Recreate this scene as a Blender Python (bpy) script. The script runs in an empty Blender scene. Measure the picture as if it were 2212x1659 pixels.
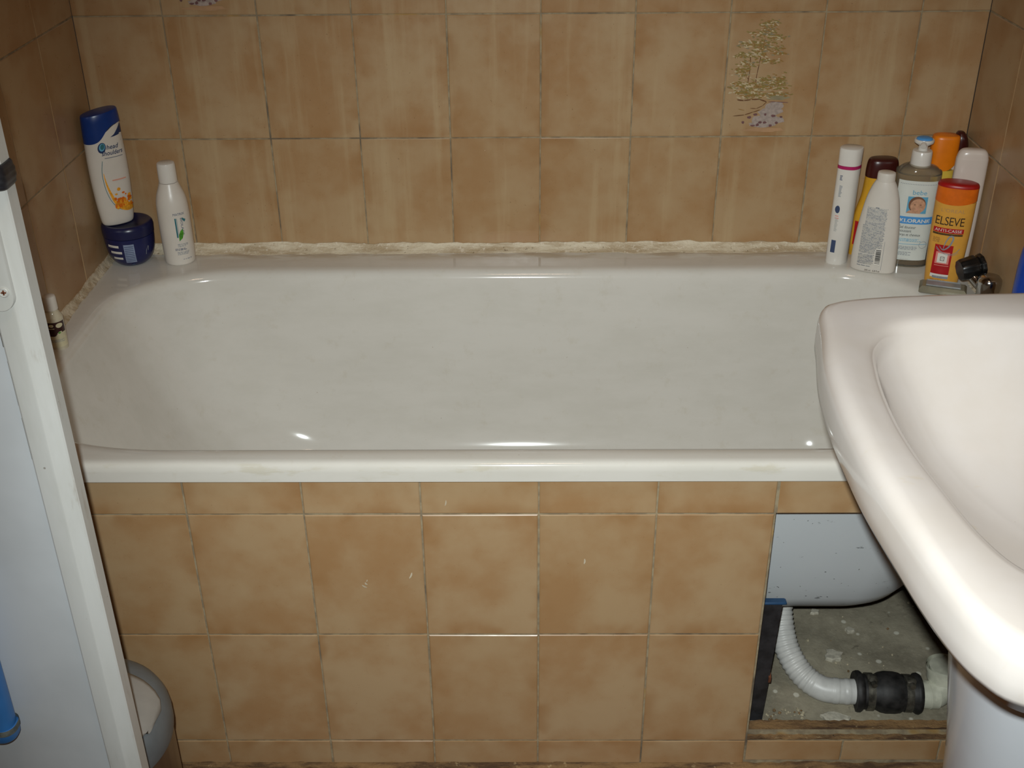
import bpy, math, random
from mathutils import Vector, Matrix
SC = bpy.context.scene
COL = SC.collection
RND = random.Random(7)
PI = math.pi

# ------------------------------------------------------------------ helpers
def lin(h):
    h = h.lstrip('#')
    o = []
    for i in (0, 2, 4):
        c = int(h[i:i+2], 16) / 255
        o.append(c / 12.92 if c <= .04045 else ((c + .055) / 1.055) ** 2.4)
    return (*o, 1)

class NT:
    """small wrapper for writing node trees"""
    def __init__(s, name):
        s.m = bpy.data.materials.new(name)
        s.m.use_nodes = True
        s.t = s.m.node_tree
        s.b = s.t.nodes['Principled BSDF']
    def n(s, typ, **kw):
        nd = s.t.nodes.new(typ)
        for k, v in kw.items():
            setattr(nd, k, v)
        return nd
    def l(s, a, b):
        s.t.links.new(a, b)
    def put(s, sock, v):
        if isinstance(v, bpy.types.NodeSocket):
            s.l(v, sock)
        else:
            sock.default_value = v
    def math(s, op, a, b=0.0, c=None, clamp=False):
        nd = s.n('ShaderNodeMath', operation=op, use_clamp=clamp)
        s.put(nd.inputs[0], a); s.put(nd.inputs[1], b)
        if c is not None: s.put(nd.inputs[2], c)
        return nd.outputs[0]
    def ss(s, x, lo, hi, a=0.0, b=1.0):
        nd = s.n('ShaderNodeMapRange', interpolation_type='SMOOTHSTEP')
        s.put(nd.inputs[0], x)
        for i, v in enumerate((lo, hi, a, b)): nd.inputs[i+1].default_value = v
        return nd.outputs[0]
    def mix(s, f, a, b):
        nd = s.n('ShaderNodeMix', data_type='RGBA')
        s.put(nd.inputs[0], f); s.put(nd.inputs[6], a); s.put(nd.inputs[7], b)
        return nd.outputs[2]
    def noise(s, vec, scale, detail=3.0, rough=.55):
        nd = s.n('ShaderNodeTexNoise')
        if vec is not None: s.l(vec, nd.inputs['Vector'])
        nd.inputs['Scale'].default_value = scale
        nd.inputs['Detail'].default_value = detail
        nd.inputs['Roughness'].default_value = rough
        return nd.outputs[0]
    def obj(s):
        return s.n('ShaderNodeTexCoord').outputs['Object']
    def scale(s, vec, sc):
        nd = s.n('ShaderNodeVectorMath', operation='MULTIPLY')
        s.l(vec, nd.inputs[0]); nd.inputs[1].default_value = sc
        return nd.outputs[0]
    def xyz(s, vec):
        nd = s.n('ShaderNodeSeparateXYZ'); s.l(vec, nd.inputs[0])
        return nd.outputs
    def bump(s, h, strength=.2, dist=.002):
        nd = s.n('ShaderNodeBump')
        nd.inputs['Strength'].default_value = strength
        nd.inputs['Distance'].default_value = dist
        s.l(h, nd.inputs['Height']); s.l(nd.outputs[0], s.b.inputs['Normal'])
    def set(s, **kw):
        for k, v in kw.items():
            s.put(s.b.inputs[k.replace('_', ' ')], v)
        return s.m

def plain(name, hexcol, rough=.4, var=.06, scale=40, metallic=0.0, spec=.5, **kw):
    """plain plastic / paint with a faint procedural mottling"""
    t = NT(name)
    c = lin(hexcol)
    nz = t.noise(t.obj(), scale, 3)
    dark = tuple(v * (1 - var * 2) for v in c[:3]) + (1,)
    lite = tuple(min(1, v * (1 + var)) for v in c[:3]) + (1,)
    t.set(Base_Color=t.mix(t.ss(nz, .3, .7), dark, lite), Roughness=rough, Metallic=metallic)
    t.b.inputs['Specular IOR Level'].default_value = spec
    for k, v in kw.items():
        t.b.inputs[k.replace('_', ' ')].default_value = v
    return t.m

def link(name, verts, faces, mats, parent=None, midx=None, smooth=30, origin=None):
    """one mesh object; verts in world space unless parent is given as local frame"""
    me = bpy.data.meshes.new(name)
    if origin is not None:
        verts = [(v[0]-origin[0], v[1]-origin[1], v[2]-origin[2]) for v in verts]
    me.from_pydata([tuple(v) for v in verts], [], faces)
    for m in (mats if isinstance(mats, (list, tuple)) else [mats]):
        me.materials.append(m)
    if midx: me.polygons.foreach_set('material_index', midx)
    me.validate(); me.update()
    if smooth:
        me.polygons.foreach_set('use_smooth', [True] * len(me.polygons))
        me.set_sharp_from_angle(angle=math.radians(smooth))
    o = bpy.data.objects.new(name, me)
    COL.objects.link(o)
    if parent is not None: o.parent = parent
    if origin is not None and parent is None: o.location = origin
    return o

def empty(name, loc, rz=0.0, tilt=None):
    o = bpy.data.objects.new(name, None)
    o.empty_display_size = .05
    o.location = loc
    o.rotation_euler = (tilt[0] if tilt else 0, tilt[1] if tilt else 0, rz)
    COL.objects.link(o)
    return o

def tag(o, label, cat, group=None):
    o['label'] = label; o['category'] = cat
    if group: o['group'] = group
    return o

def struct(o, label=None):
    o['kind'] = 'structure'
    if label: o['label'] = label
    return o

class MB:
    """mesh collector"""
    def __init__(s): s.v, s.f, s.m = [], [], []
    def add(s, v, f, mi=0):
        b = len(s.v); s.v += [tuple(x) for x in v]
        s.f += [tuple(i + b for i in q) for q in f]; s.m += [mi] * len(f)
        return s
    def build(s, name, mats, parent=None, smooth=30, origin=None):
        return link(name, s.v, s.f, mats, parent, s.m, smooth, origin)

def loft(rings, cap0=True, cap1=True, closed=True):
    n = len(rings[0]); v = [p for r in rings for p in r]; f = []
    for i in range(len(rings) - 1):
        for j in range(n if closed else n - 1):
            k = (j + 1) % n
            f.append((i*n+j, i*n+k, (i+1)*n+k, (i+1)*n+j))
    if cap0: f.append(tuple(range(n - 1, -1, -1)))
    if cap1: f.append(tuple((len(rings)-1)*n + j for j in range(n)))
    return v, f

def box(x0, x1, y0, y1, z0, z1, b=0.0):
    """box, optionally with chamfered edges (all rings along z)"""
    if b <= 0:
        r = lambda z: [(x0, y0, z), (x1, y0, z), (x1, y1, z), (x0, y1, z)]
        return loft([r(z0), r(z1)])
    def r(z, i):
        return [(x0+i+b, y0+i, z), (x1-i-b, y0+i, z), (x1-i, y0+i+b, z), (x1-i, y1-i-b, z),
                (x1-i-b, y1-i, z), (x0+i+b, y1-i, z), (x0+i, y1-i-b, z), (x0+i, y0+i+b, z)]
    return loft([r(z0, b), r(z0+b, 0), r(z1-b, 0), r(z1, b)])

def circ(cx, cy, z, r, n=32, ry=None, e=2.0, rot=0.0):
    """ring of a superellipse"""
    ry = r if ry is None else ry
    out = []
    for i in range(n):
        t = 2*PI*i/n
        c, s = math.cos(t), math.sin(t)
        x = r*math.copysign(abs(c)**(2/e), c); y = ry*math.copysign(abs(s)**(2/e), s)
        out.append((cx + x*math.cos(rot) - y*math.sin(rot), cy + x*math.sin(rot) + y*math.cos(rot), z))
    return out

def lathe(prof, n=32, cx=0, cy=0, cap0=True, cap1=True):
    return loft([circ(cx, cy, z, max(r, 1e-5), n) for r, z in prof], cap0, cap1)

def frame_along(path):
    """parallel-transported frames on a polyline"""
    P = [Vector(p) for p in path]; T = []
    for i in range(len(P)):
        a = P[max(i-1, 0)]; b = P[min(i+1, len(P)-1)]
        T.append((b - a).normalized())
    up = Vector((0, 0, 1)) if abs(T[0].z) < .9 else Vector((1, 0, 0))
    N = T[0].cross(up).normalized(); out = []
    for i, t in enumerate(T):
        N = (N - t * N.dot(t)).normalized()
        out.append((P[i], N, t.cross(N).normalized()))
    return out

def tube(path, rad, n=20, cap=True):
    fr = frame_along(path); rings = []
    for i, (p, a, b) in enumerate(fr):
        r = rad(i) if callable(rad) else rad
        rings.append([tuple(p + a*(r*math.cos(2*PI*j/n)) + b*(r*math.sin(2*PI*j/n))) for j in range(n)])
    return loft(rings, cap, cap)

def catmull(pts, k=8, closed=False):
    P = [Vector(p) for p in pts]; n = len(P); out = []
    rng = range(n) if closed else range(n - 1)
    for i in rng:
        if closed: p0, p1, p2, p3 = P[i-1], P[i], P[(i+1) % n], P[(i+2) % n]
        else: p0, p1, p2, p3 = P[max(i-1, 0)], P[i], P[i+1], P[min(i+2, n-1)]
        for j in range(k):
            t = j / k
            out.append(.5*((2*p1) + (p2-p0)*t + (2*p0-5*p1+4*p2-p3)*t*t + (3*p1-p0-3*p2+p3)*t**3))
    if not closed: out.append(P[-1])
    return out

# text outline as a triangle soup in (u, v), built-in font
def text_tris(s, size, shear=0.0, bold=0.0, space=1.0):
    cu = bpy.data.curves.new('lettering', 'FONT')
    cu.body = s; cu.size = size; cu.shear = shear; cu.offset = bold
    cu.resolution_u = 3; cu.space_character = space
    o = bpy.data.objects.new('lettering', cu); COL.objects.link(o)
    dg = bpy.context.evaluated_depsgraph_get(); dg.update()
    me = o.evaluated_get(dg).to_mesh()
    v = [(p.co.x, p.co.y) for p in me.vertices]; f = [tuple(p.vertices) for p in me.polygons]
    o.evaluated_get(dg).to_mesh_clear()
    bpy.data.objects.remove(o); bpy.data.curves.remove(cu)
    return v, f

# ------------------------------------------------------------------ colours / materials
def tile_mat(name, streak=0.0, tint=0.0):
    t = NT(name)
    at = t.n('ShaderNodeAttribute', attribute_name='tile_id')
    ob = t.obj()
    off = t.n('ShaderNodeVectorMath', operation='MULTIPLY_ADD')
    t.l(at.outputs['Vector'], off.inputs[0]); off.inputs[1].default_value = (9, 9, 9); t.l(ob, off.inputs[2])
    vec = off.outputs[0]
    big = t.noise(vec, 10, 2.0, .5)
    fine = t.noise(vec, 55, 3, .6)
    mot = t.math('ADD', t.math('MULTIPLY', big, .8), t.math('MULTIPLY', fine, .2))
    f = t.ss(mot, .32, .66)
    col = t.mix(f, lin('A47F58'), lin('B09471'))
    # browner glaze towards the edges of each tile
    uv = t.n('ShaderNodeUVMap').outputs[0]
    x = t.xyz(uv)
    mu = t.math('MINIMUM', x[0], t.math('SUBTRACT', 1, x[0]))
    mv = t.math('MULTIPLY', t.math('MINIMUM', x[1], t.math('SUBTRACT', 1, x[1])), 1.33)
    ed = t.math('MINIMUM', mu, mv)
    edn = t.math('MULTIPLY', t.ss(ed, 0.0, .2, 1, 0), t.ss(t.noise(vec, 19, 2), .42, .68))
    col = t.mix(t.math('MULTIPLY', edn, .6), col, lin('976D43'))
    # per-tile value
    tv = t.xyz(at.outputs['Vector'])
    col = t.mix(t.math('MULTIPLY', tv[0], .16), col, lin('9D7B50'))
    if streak:
        st = t.noise(t.scale(ob, (34, 1, 2.2)), 1.0, 4, .6)
        col = t.mix(t.math('MULTIPLY', t.ss(st, .5, .72), streak), col, lin('BBA480'))
    sp = t.noise(ob, 330, 1)
    col = t.mix(t.ss(sp, .77, .8, 0, .6), col, lin('6A4A28'))
    t.set(Base_Color=col, Roughness=t.math('ADD', .22, t.math('MULTIPLY', fine, .16)))
    t.bump(big, .06, .004)
    t.b.inputs['Specular IOR Level'].default_value = .4
    return t.m

def grout_mat():
    t = NT('grout'); ob = t.obj()
    a = t.noise(ob, 11, 3, .6); b = t.noise(ob, 70, 2)
    col = t.mix(t.ss(b, .35, .65), lin('85765F'), lin('9E8F73'))
    col = t.mix(t.ss(a, .55, .68, 0, .65), col, lin('4A4038'))
    col = t.mix(t.ss(a, .40, .30, 0, .7), col, lin('A67F3E'))
    t.set(Base_Color=col, Roughness=.9); t.bump(b, .4, .001)
    return t.m

M = {}
M['tile_back'] = tile_mat('tile_glaze_back', .45)
M['tile'] = tile_mat('tile_glaze')
M['grout'] = grout_mat()

def enamel():
    t = NT('white_enamel'); ob = t.obj(); x = t.xyz(ob)
    n1 = t.noise(t.scale(ob, (3, 9, 9)), 2.0, 5, .65); n2 = t.noise(ob, 30, 4, .7)
    base = t.mix(t.ss(n1, .35, .7), lin('D9D5CD'), lin('D3CFC6'))
    # yellow-brown dirt against the back sealant and along the front lip
    back = t.math('MULTIPLY', t.ss(x[1], .285, .322), t.ss(t.noise(t.scale(ob, (6, 20, 20)), 1.6, 4, .6), .40, .60))
    base = t.mix(t.math('MULTIPLY', back, .65), base, lin('A98F6C'))
    lip = t.math('MULTIPLY', t.ss(x[1], -.336, -.341), t.ss(t.noise(t.scale(ob, (7, 1, 30)), 1.7, 5, .65), .53, .66))
    base = t.mix(t.math('MULTIPLY', lip, .30), base, lin('B9AE8A'))
    # soap film inside
    film = t.math('MULTIPLY', t.ss(n2, .55, .75), t.ss(x[1], .33, .25))
    base = t.mix(t.math('MULTIPLY', film, .22), base, lin('C0B69F'))
    sp = t.noise(ob, 190, 1)
    base = t.mix(t.ss(sp, .80, .83, 0, .45), base, lin('8A7355'))
    t.set(Base_Color=base, Roughness=.09)
    t.b.inputs['Specular IOR Level'].default_value = .5
    return t.m
M['enamel'] = enamel()

def ceramic():
    t = NT('sink_ceramic'); ob = t.obj()
    n = t.noise(ob, 14, 4, .6)
    base = t.mix(t.ss(n, .3, .7), lin('CDC6C1'), lin('C9C1BA'))
    base = t.mix(t.ss(t.noise(t.scale(ob, (12, 26, 12)), 1.4, 4, .6), .66, .76, 0, .30), base, lin('C4B287'))
    sp = t.noise(ob, 170, 1)
    base = t.mix(t.ss(sp, .81, .84, 0, .5), base, lin('8C6A45'))
    t.set(Base_Color=base, Roughness=.10); t.b.inputs['Specular IOR Level'].default_value = .5
    return t.m
M['ceramic'] = ceramic()

def shellmat():
    t = NT('grey_blue_undercoat'); ob = t.obj()
    base = t.mix(t.noise(ob, 8, 3), lin('CCD2D6'), lin('D6DADC'))
    sc = t.noise(t.scale(ob, (30, 30, 60)), 1, 4, .7)
    base = t.mix(t.ss(sc, .66, .72, 0, .8), base, lin('5B5F62'))
    sp = t.noise(ob, 160, 1); base = t.mix(t.ss(sp, .76, .8), base, lin('3A3A38'))
    base = t.mix(t.ss(t.xyz(ob)[2], .215, .175, 0, .85), base, lin('26282B'))   # shade under the belly, painted into the coat
    t.set(Base_Color=base, Roughness=.38); return t.m
M['shell'] = shellmat()

def paint_door():
    t = NT('white_gloss_paint'); ob = t.obj()
    n = t.noise(t.scale(ob, (14, 14, 3)), 1.0, 5, .65)
    base = t.mix(t.ss(n, .35, .75), lin('D2D3D0'), lin('C2C2BC'))
    g = t.noise(t.scale(ob, (40, 40, 7)), 1.0, 5, .7)
    base = t.mix(t.ss(g, .58, .74, 0, .55), base, lin('8F7E68'))
    base = t.mix(t.ss(t.noise(ob, 120, 1), .79, .82, 0, .6), base, lin('6B5B48'))
    t.set(Base_Color=base, Roughness=.42); t.bump(n, .12, .003); return t.m
M['door'] = paint_door()
M['door_panel'] = plain('pale_grey_door_panel', 'C9CDD0', .5, .04, 9)
M['door_dirt'] = plain('dark_joint_dirt', '4C4338', .9, .3, 60)

def concrete():
    t = NT('rough_concrete'); ob = t.obj()
    a = t.noise(ob, 7, 6, .7); b = t.noise(ob, 60, 4, .7)
    base = t.mix(t.ss(a, .3, .7), lin('7A7362'), lin('A09884'))
    base = t.mix(t.ss(b, .5, .75, 0, .6), base, lin('A39C88'))
    base = t.mix(t.ss(b, .42, .25, 0, .7), base, lin('5A5345'))
    vo = t.n('ShaderNodeTexVoronoi'); t.l(ob, vo.inputs['Vector']); vo.inputs['Scale'].default_value = 26
    base = t.mix(t.ss(vo.outputs['Distance'], .14, .09, 0, .85), base, lin('C9C5B6'))
    t.set(Base_Color=base, Roughness=.95); t.bump(b, .45, .003); return t.m
M['concrete'] = concrete()

def dirtwood():
    t = NT('dirty_mortar_ledge'); ob = t.obj()
    a = t.noise(t.scale(ob, (10, 60, 60)), 1.0, 5, .7); b = t.noise(ob, 80, 4, .7)
    base = t.mix(t.ss(a, .35, .65), lin('4A3320'), lin('8A6A44'))
    base = t.mix(t.ss(b, .6, .75, 0, .8), base, lin('B59C74'))
    base = t.mix(t.ss(b, .36, .25, 0, .8), base, lin('2E1D12'))
    t.set(Base_Color=base, Roughness=.9); t.bump(b, .8, .004); return t.m
M['ledge'] = dirtwood()

def sealant():
    t = NT('old_cream_sealant'); ob = t.obj()
    a = t.noise(t.scale(ob, (12, 60, 60)), 1.0, 5, .7); b = t.noise(ob, 120, 3, .7)
    base = t.mix(t.ss(a, .35, .62), lin('B29E80'), lin('D6C9B0'))
    base = t.mix(t.ss(b, .56, .7), base, lin('DACDB8'))
    base = t.mix(t.ss(b, .35, .28, 0, .8), base, lin('6C5A40'))
    t.set(Base_Color=base, Roughness=.6); t.bump(b, .7, .003); return t.m
M['sealant'] = sealant()

def floor_mat():
    t = NT('dark_floor'); ob = t.obj()
    a = t.noise(ob, 12, 5, .7)
    base = t.mix(t.ss(a, .3, .7), lin('4A2A16'), lin('7A5030'))
    t.set(Base_Color=base, Roughness=.5); t.bump(a, .2, .003); return t.m
M['floor'] = floor_mat()
M['plaster'] = plain('painted_plaster', 'CFC6B8', .8, .04, 6)

def metal_brushed():
    t = NT('brushed_bin_steel'); ob = t.obj()
    a = t.noise(t.scale(ob, (60, 60, 6)), 1.0, 4, .7)
    t.set(Base_Color=t.mix(a, lin('7B6F60'), lin('A39786')), Metallic=.85, Roughness=.38); return t.m
M['bin_steel'] = metal_brushed()
M['chrome'] = plain('chrome', 'AFAFAF', .13, .02, 30, metallic=1.0)
M['steel_dark'] = plain('black_painted_steel', '2B2A2C', .5, .25, 50)
M['rust'] = plain('rust', '6B3A20', .9, .3, 90)
M['blue_pad'] = plain('blue_bracket', '1F4468', .5, .1)
M['pvc'] = plain('grey_pvc', 'C4C3BF', .4, .05, 60)
M['pvc_white'] = plain('white_pvc', 'C6C6B4', .4, .08, 60)
M['rubber'] = plain('dusty_black_rubber', '232120', .6, .4, 70)
M['clamp'] = plain('hose_clamp_steel', '6E6A60', .4, .3, 90, metallic=.7)
M['white_plastic'] = plain('white_plastic', 'D9D2C8', .33, .015, 30)
M['white_gloss'] = plain('white_gloss_plastic', 'DDD8D0', .22, .015, 30)
M['pearl'] = plain('pearl_plastic', 'D5C8BE', .25, .02, 20)
M['navy'] = plain('navy_plastic', '1B2150', .25, .05, 30)
M['navy_dark'] = plain('navy_lid', '1C2046', .28, .06, 30)
M['blue_cap'] = plain('blue_cap', '0C3276', .3, .04, 30)
M['blue_dark'] = plain('dark_blue_print', '14305F', .4, .1, 300)
M['ink_blue'] = plain('ink_blue', '3C4A6A', .5, .05)
M['ink_grey'] = plain('ink_grey', '8F9399', .5, .05)
M['ink_palegrey'] = plain('ink_pale_grey', 'B9B7B2', .5, .12, 900)
M['ink_dark'] = plain('ink_dark', '33302E', .5, .05)
M['teal'] = plain('teal_print', '2F6E78', .4, .05)
M['aqua'] = plain('aqua_print', '63A8C8', .4, .05)
M['green'] = plain('leaf_green', '4E9A2A', .4, .2, 200)
M['orange_print'] = plain('orange_print', 'E58A1C', .4, .1, 200)
M['amber_print'] = plain('amber_print', 'EFA52A', .4, .12, 300)
M['salmon'] = plain('salmon_print', 'D99A86', .5, .05)
M['magenta'] = plain('magenta_ring', 'B01F5E', .35, .03)
M['maroon'] = plain('maroon_cap', '3E1411', .3, .08)
M['choc'] = plain('chocolate_label', '35120F', .45, .2, 120)
M['cream'] = plain('cream_label', 'CFC6A4', .5, .06, 60)
M['yellow'] = plain('yellow_plastic', 'D6A02A', .35, .05)
M['yellow_pale'] = plain('pale_yellow_plastic', 'E0BE4C', .35, .04)
M['orange'] = plain('orange_cap', 'E97F10', .35, .04)
M['orange_deep'] = plain('deep_orange_cap', 'DD6A12', .35, .06, 60)
M['red'] = plain('red_print', 'B3161C', .4, .06)
M['red_cap'] = plain('dark_red_cap', 'A31515', .35, .06)
M['gold'] = plain('golden_yellow_plastic', 'DBA043', .33, .04)
M['pink_print'] = plain('pink_print', 'E4897F', .45, .05)
M['white_print'] = plain('white_print', 'E4DFD5', .45, .02)
M['paper'] = plain('label_white', 'D6D9D2', .45, .02)
M['sky_blue'] = plain('sky_blue_print', '4E97D8', .4, .03)
M['skin'] = plain('printed_skin', 'C99878', .5, .1, 200)
M['skin_dark'] = plain('printed_brown', '7A523C', .5, .1)
M['black_plastic'] = plain('black_plastic', '121212', .3, .1)
M['cloth'] = plain('charcoal_vinyl', '2B2B30', .45, .3, 60)
M['bin_grey'] = plain('slate_grey_plastic', '6E7478', .45, .05, 30)
M['bin_flap'] = plain('warm_grey_flap', '9C9892', .45, .04, 30)
M['blue_plastic'] = plain('bright_blue_plastic', '3E7FC6', .4, .06, 20)
M['royal'] = plain('royal_blue_plastic', '153E9C', .3, .05)
M['grime'] = plain('grey_grime', '6F7470', .8, .2, 120)
M['soap'] = plain('grey_clear_plastic', '8C8672', .25, .1, 40, Alpha=1.0)
M['soap_in'] = plain('pale_grey_sheet', '9A9C9C', .3, .08, 40)

def liquid(name, hexcol, trans):
    t = NT(name)
    t.set(Base_Color=lin(hexcol), Roughness=.08, IOR=1.35)
    t.b.inputs['Transmission Weight'].default_value = trans
    return t.m
M['amber_glass'] = liquid('amber_gel_bottle', 'EFE7D4', .92)
M['amber_dark'] = liquid('amber_gel', 'CBA468', .75)
M['clear_bottle'] = liquid('clear_lotion_bottle', 'E0D6BC', .25)

# ------------------------------------------------------------------ dimensions
XL, XR = -.733, .716            # side walls
W = .671                        # back wall face
RIM = .5347                     # bath rim height
ROWB = [.7346 + .2*k for k in range(-1, 9)]
CEIL = 2.40
YF = -1.75                      # wall behind the photographer

# ------------------------------------------------------------------ tiled surfaces
def tiles(mb, origin, ud, vd, us, vs, u0, u1, v0, v1, gap=.0022, h=.0035, skip=None, ids=None, uvs=None, mi=0):
    """bevelled tiles on a plane; us / vs are the joint lines; clipped to u0..u1, v0..v1"""
    O, U, V = Vector(origin), Vector(ud), Vector(vd)
    N = U.cross(V)
    bev = .0011
    for i in range(len(us) - 1):
        for j in range(len(vs) - 1):
            a0, a1, b0, b1 = max(us[i], u0), min(us[i+1], u1), max(vs[j], v0), min(vs[j+1], v1)
            if a1 - a0 < .006 or b1 - b0 < .006: continue
            if skip and skip((a0+a1)/2, (b0+b1)/2): continue
            jt = lambda: RND.uniform(-.0004, .0004)
            g = gap/2
            c = [(a0+g+jt(), b0+g+jt()), (a1-g+jt(), b0+g+jt()), (a1-g+jt(), b1-g+jt()), (a0+g+jt(), b1-g+jt())]
            d = RND.uniform(-.0003, .0003)
            cu, cv = (a0+a1)/2, (b0+b1)/2
            ins = [(p[0]+math.copysign(bev, cu-p[0]), p[1]+math.copysign(bev, cv-p[1])) for p in c]
            vv = []
            for (lst, n) in ((c, -h), (c, -bev*.7), (ins, d)):
                for p in lst: vv.append(O + U*p[0] + V*p[1] + N*n)
            ff = [(8, 9, 10, 11)]
            for k in range(4):
                q = (k+1) % 4
                ff += [(k, q, 4+q, 4+k), (4+k, 4+q, 8+q, 8+k)]
            mb.add(vv, ff, mi)
            idc = (RND.random(), RND.random(), RND.random())
            loc = c + c + ins
            for f in ff:
                for q in f:
                    ids.append(idc)
                    uvs.append(((loc[q][0]-us[i])/(us[i+1]-us[i]), (loc[q][1]-vs[j])/(vs[j+1]-vs[j])))
    return mb

def finish_tiles(o, ids, uvs):
    me = o.data
    at = me.attributes.new('tile_id', 'FLOAT_VECTOR', 'CORNER')
    uv = me.uv_layers.new(name='UVMap')
    for i in range(len(me.loops)):
        if i < len(ids):
            at.data[i].vector = ids[i]; uv.data[i].uv = uvs[i]
        else:
            at.data[i].vector = (0, 0, 0); uv.data[i].uv = (.5, .5)

def tiled_wall(name, origin, ud, vd, us, vs, u0, u1, v0, v1, mat, back=.06, label=None):
    mb, ids, uvs = MB(), [], []
    tiles(mb, origin, ud, vd, us, vs, u0-.0015, u1+.0015, v0, v1, ids=ids, uvs=uvs)
    O, U, V = Vector(origin), Vector(ud), Vector(vd); N = U.cross(V)
    P = lambda u, v, n: O + U*u + V*v + N*n
    # grout bed / masonry behind, reaching the floor and ceiling
    r = [[P(u0, 0, n), P(u1, 0, n), P(u1, CEIL, n), P(u0, CEIL, n)] for n in (-back, -.0010)]
    v, f = loft(r)
    mb.add(v, f, 1)
    o = mb.build(name, [mat, M['grout']], smooth=0)
    finish_tiles(o, ids, uvs)
    struct(o, label)
    return o

us_back = [.0098 + .15*(i-4) for i in range(-2, 12)]
wall_back = tiled_wall('wall_back', (0, W, 0), (1, 0, 0), (0, 0, 1), us_back, [ROWB[0]] + ROWB[1:], XL, XR, .5347, CEIL,
                       M['tile_back'], label='beige tiled wall behind the bath')
ROWS = [ROWB[0] - .2*k for k in (3, 2, 1)] + ROWB
ul = [-.671, -.519, -.369] + [-.369 + .15*i for i in range(1, 15)]
wl = tiled_wall('wall_left', (XL, 0, 0), (0, 1, 0), (0, 0, 1), sorted(-u for u in ul), ROWS, YF, W, 0, CEIL,
                M['tile'], label='beige tiled wall at the left end of the bath')
ur = [-.671, -.521, -.371] + [-.371 + .15*i for i in range(1, 15)]
wr = tiled_wall('wall_right', (XR, 0, 0), (0, -1, 0), (0, 0, 1), sorted(ur), ROWS, -W, -YF, 0, CEIL,
                M['tile'], label='beige tiled wall at the right end of the bath, behind the sink')

struct(link('floor', *box(XL-.06, XR+.06, YF-.06, .012, -.08, 0), M['floor'], smooth=0), 'dark reddish brown bathroom floor')
# rough concrete slab under the bath (slightly raised, uneven)
vv, ff = [], []
nx, ny = 90, 50
for j in range(ny+1):
    for i in range(nx+1):
        x = XL + (XR-XL)*i/nx; y = .046 + (W-.046)*j/ny
        z = .030 + .003*math.sin(x*31+y*17)*math.sin(y*41-x*9) + RND.uniform(-.0008, .0008)
        vv.append((x, y, z))
for j in range(ny):
    for i in range(nx):
        a = j*(nx+1)+i
        ff.append((a, a+1, a+nx+2, a+nx+1))
n0 = len(vv)
vv += [(XL, .046, -.08), (XR, .046, -.08), (XR, W, -.08), (XL, W, -.08)]
c = [0, nx, (ny+1)*(nx+1)-1, ny*(nx+1)]
edge0 = list(range(0, nx+1)); edge2 = [ny*(nx+1)+i for i in range(nx, -1, -1)]
edge1 = [j*(nx+1)+nx for j in range(ny+1)]; edge3 = [j*(nx+1) for j in range(ny, -1, -1)]
ff += [tuple([n0, n0+1] + edge0[::-1]), tuple([n0+1, n0+2] + edge1[::-1]), tuple([n0+2, n0+3] + edge2[::-1]),
       tuple([n0+3, n0] + edge3[::-1]), (n0+3, n0+2, n0+1, n0)]
struct(link('floor', vv, ff, M['concrete'], smooth=40), 'rough dusty concrete floor under the bath')
struct(link('ceiling', *box(XL-.06, XR+.06, YF-.06, W+.06, CEIL, CEIL+.05), M['plaster'], smooth=0), 'plain ceiling')
struct(link('wall_front', *box(XL-.06, XR+.06, YF-.06, YF, 0, CEIL), M['plaster'], smooth=0), 'plain wall behind the photographer')

# ------------------------------------------------------------------ sealant (uneven strips)
def strip(name, p0, p1, inn, label, h=.0135, d=.017, seed=1, jit=.0018):
    """fillet between rim and wall from p0 to p1; inn = unit vector away from the wall"""
    rnd = random.Random(seed)
    P0, P1, I = Vector(p0), Vector(p1), Vector(inn)
    n = 150; rings = []
    hh, dd = h, d
    for i in range(n+1):
        hh += (h - hh)*.25 + rnd.uniform(-jit, jit); dd += (d - dd)*.25 + rnd.uniform(-jit*1.3, jit*1.3)
        hh = max(hh, .005); dd = max(dd, .005)
        p = P0.lerp(P1, i/n)
        ring = [p - I*.002 - Vector((0, 0, .002)), p - I*.002 + Vector((0, 0, hh)), p + I*.002 + Vector((0, 0, hh)),
                p + I*(dd*.30) + Vector((0, 0, hh*.62)), p + I*(dd*.62) + Vector((0, 0, hh*.22)), p + I*dd + Vector((0, 0, .0004)),
                p + I*dd - Vector((0, 0, .002))]
        rings.append([tuple(q) for q in ring])
    v, f = loft(rings)
    return struct(link(name, v, f, M['sealant'], smooth=50), label)
strip('trim_1', (XL+.002, W, RIM), (XR-.002, W, RIM), (0, -1, 0), 'cracked cream sealant along the back edge of the bath', seed=3)
strip('trim_2', (XL, 0.0, RIM), (XL, W-.014, RIM), (1, 0, 0), 'cracked cream sealant along the left end of the bath', h=.011, d=.010, seed=5, jit=.0010)
strip('trim_3', (XR, W-.014, RIM), (XR, 0.0, RIM), (-1, 0, 0), 'cream sealant along the right end of the bath', h=.010, d=.012, seed=9)

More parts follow.
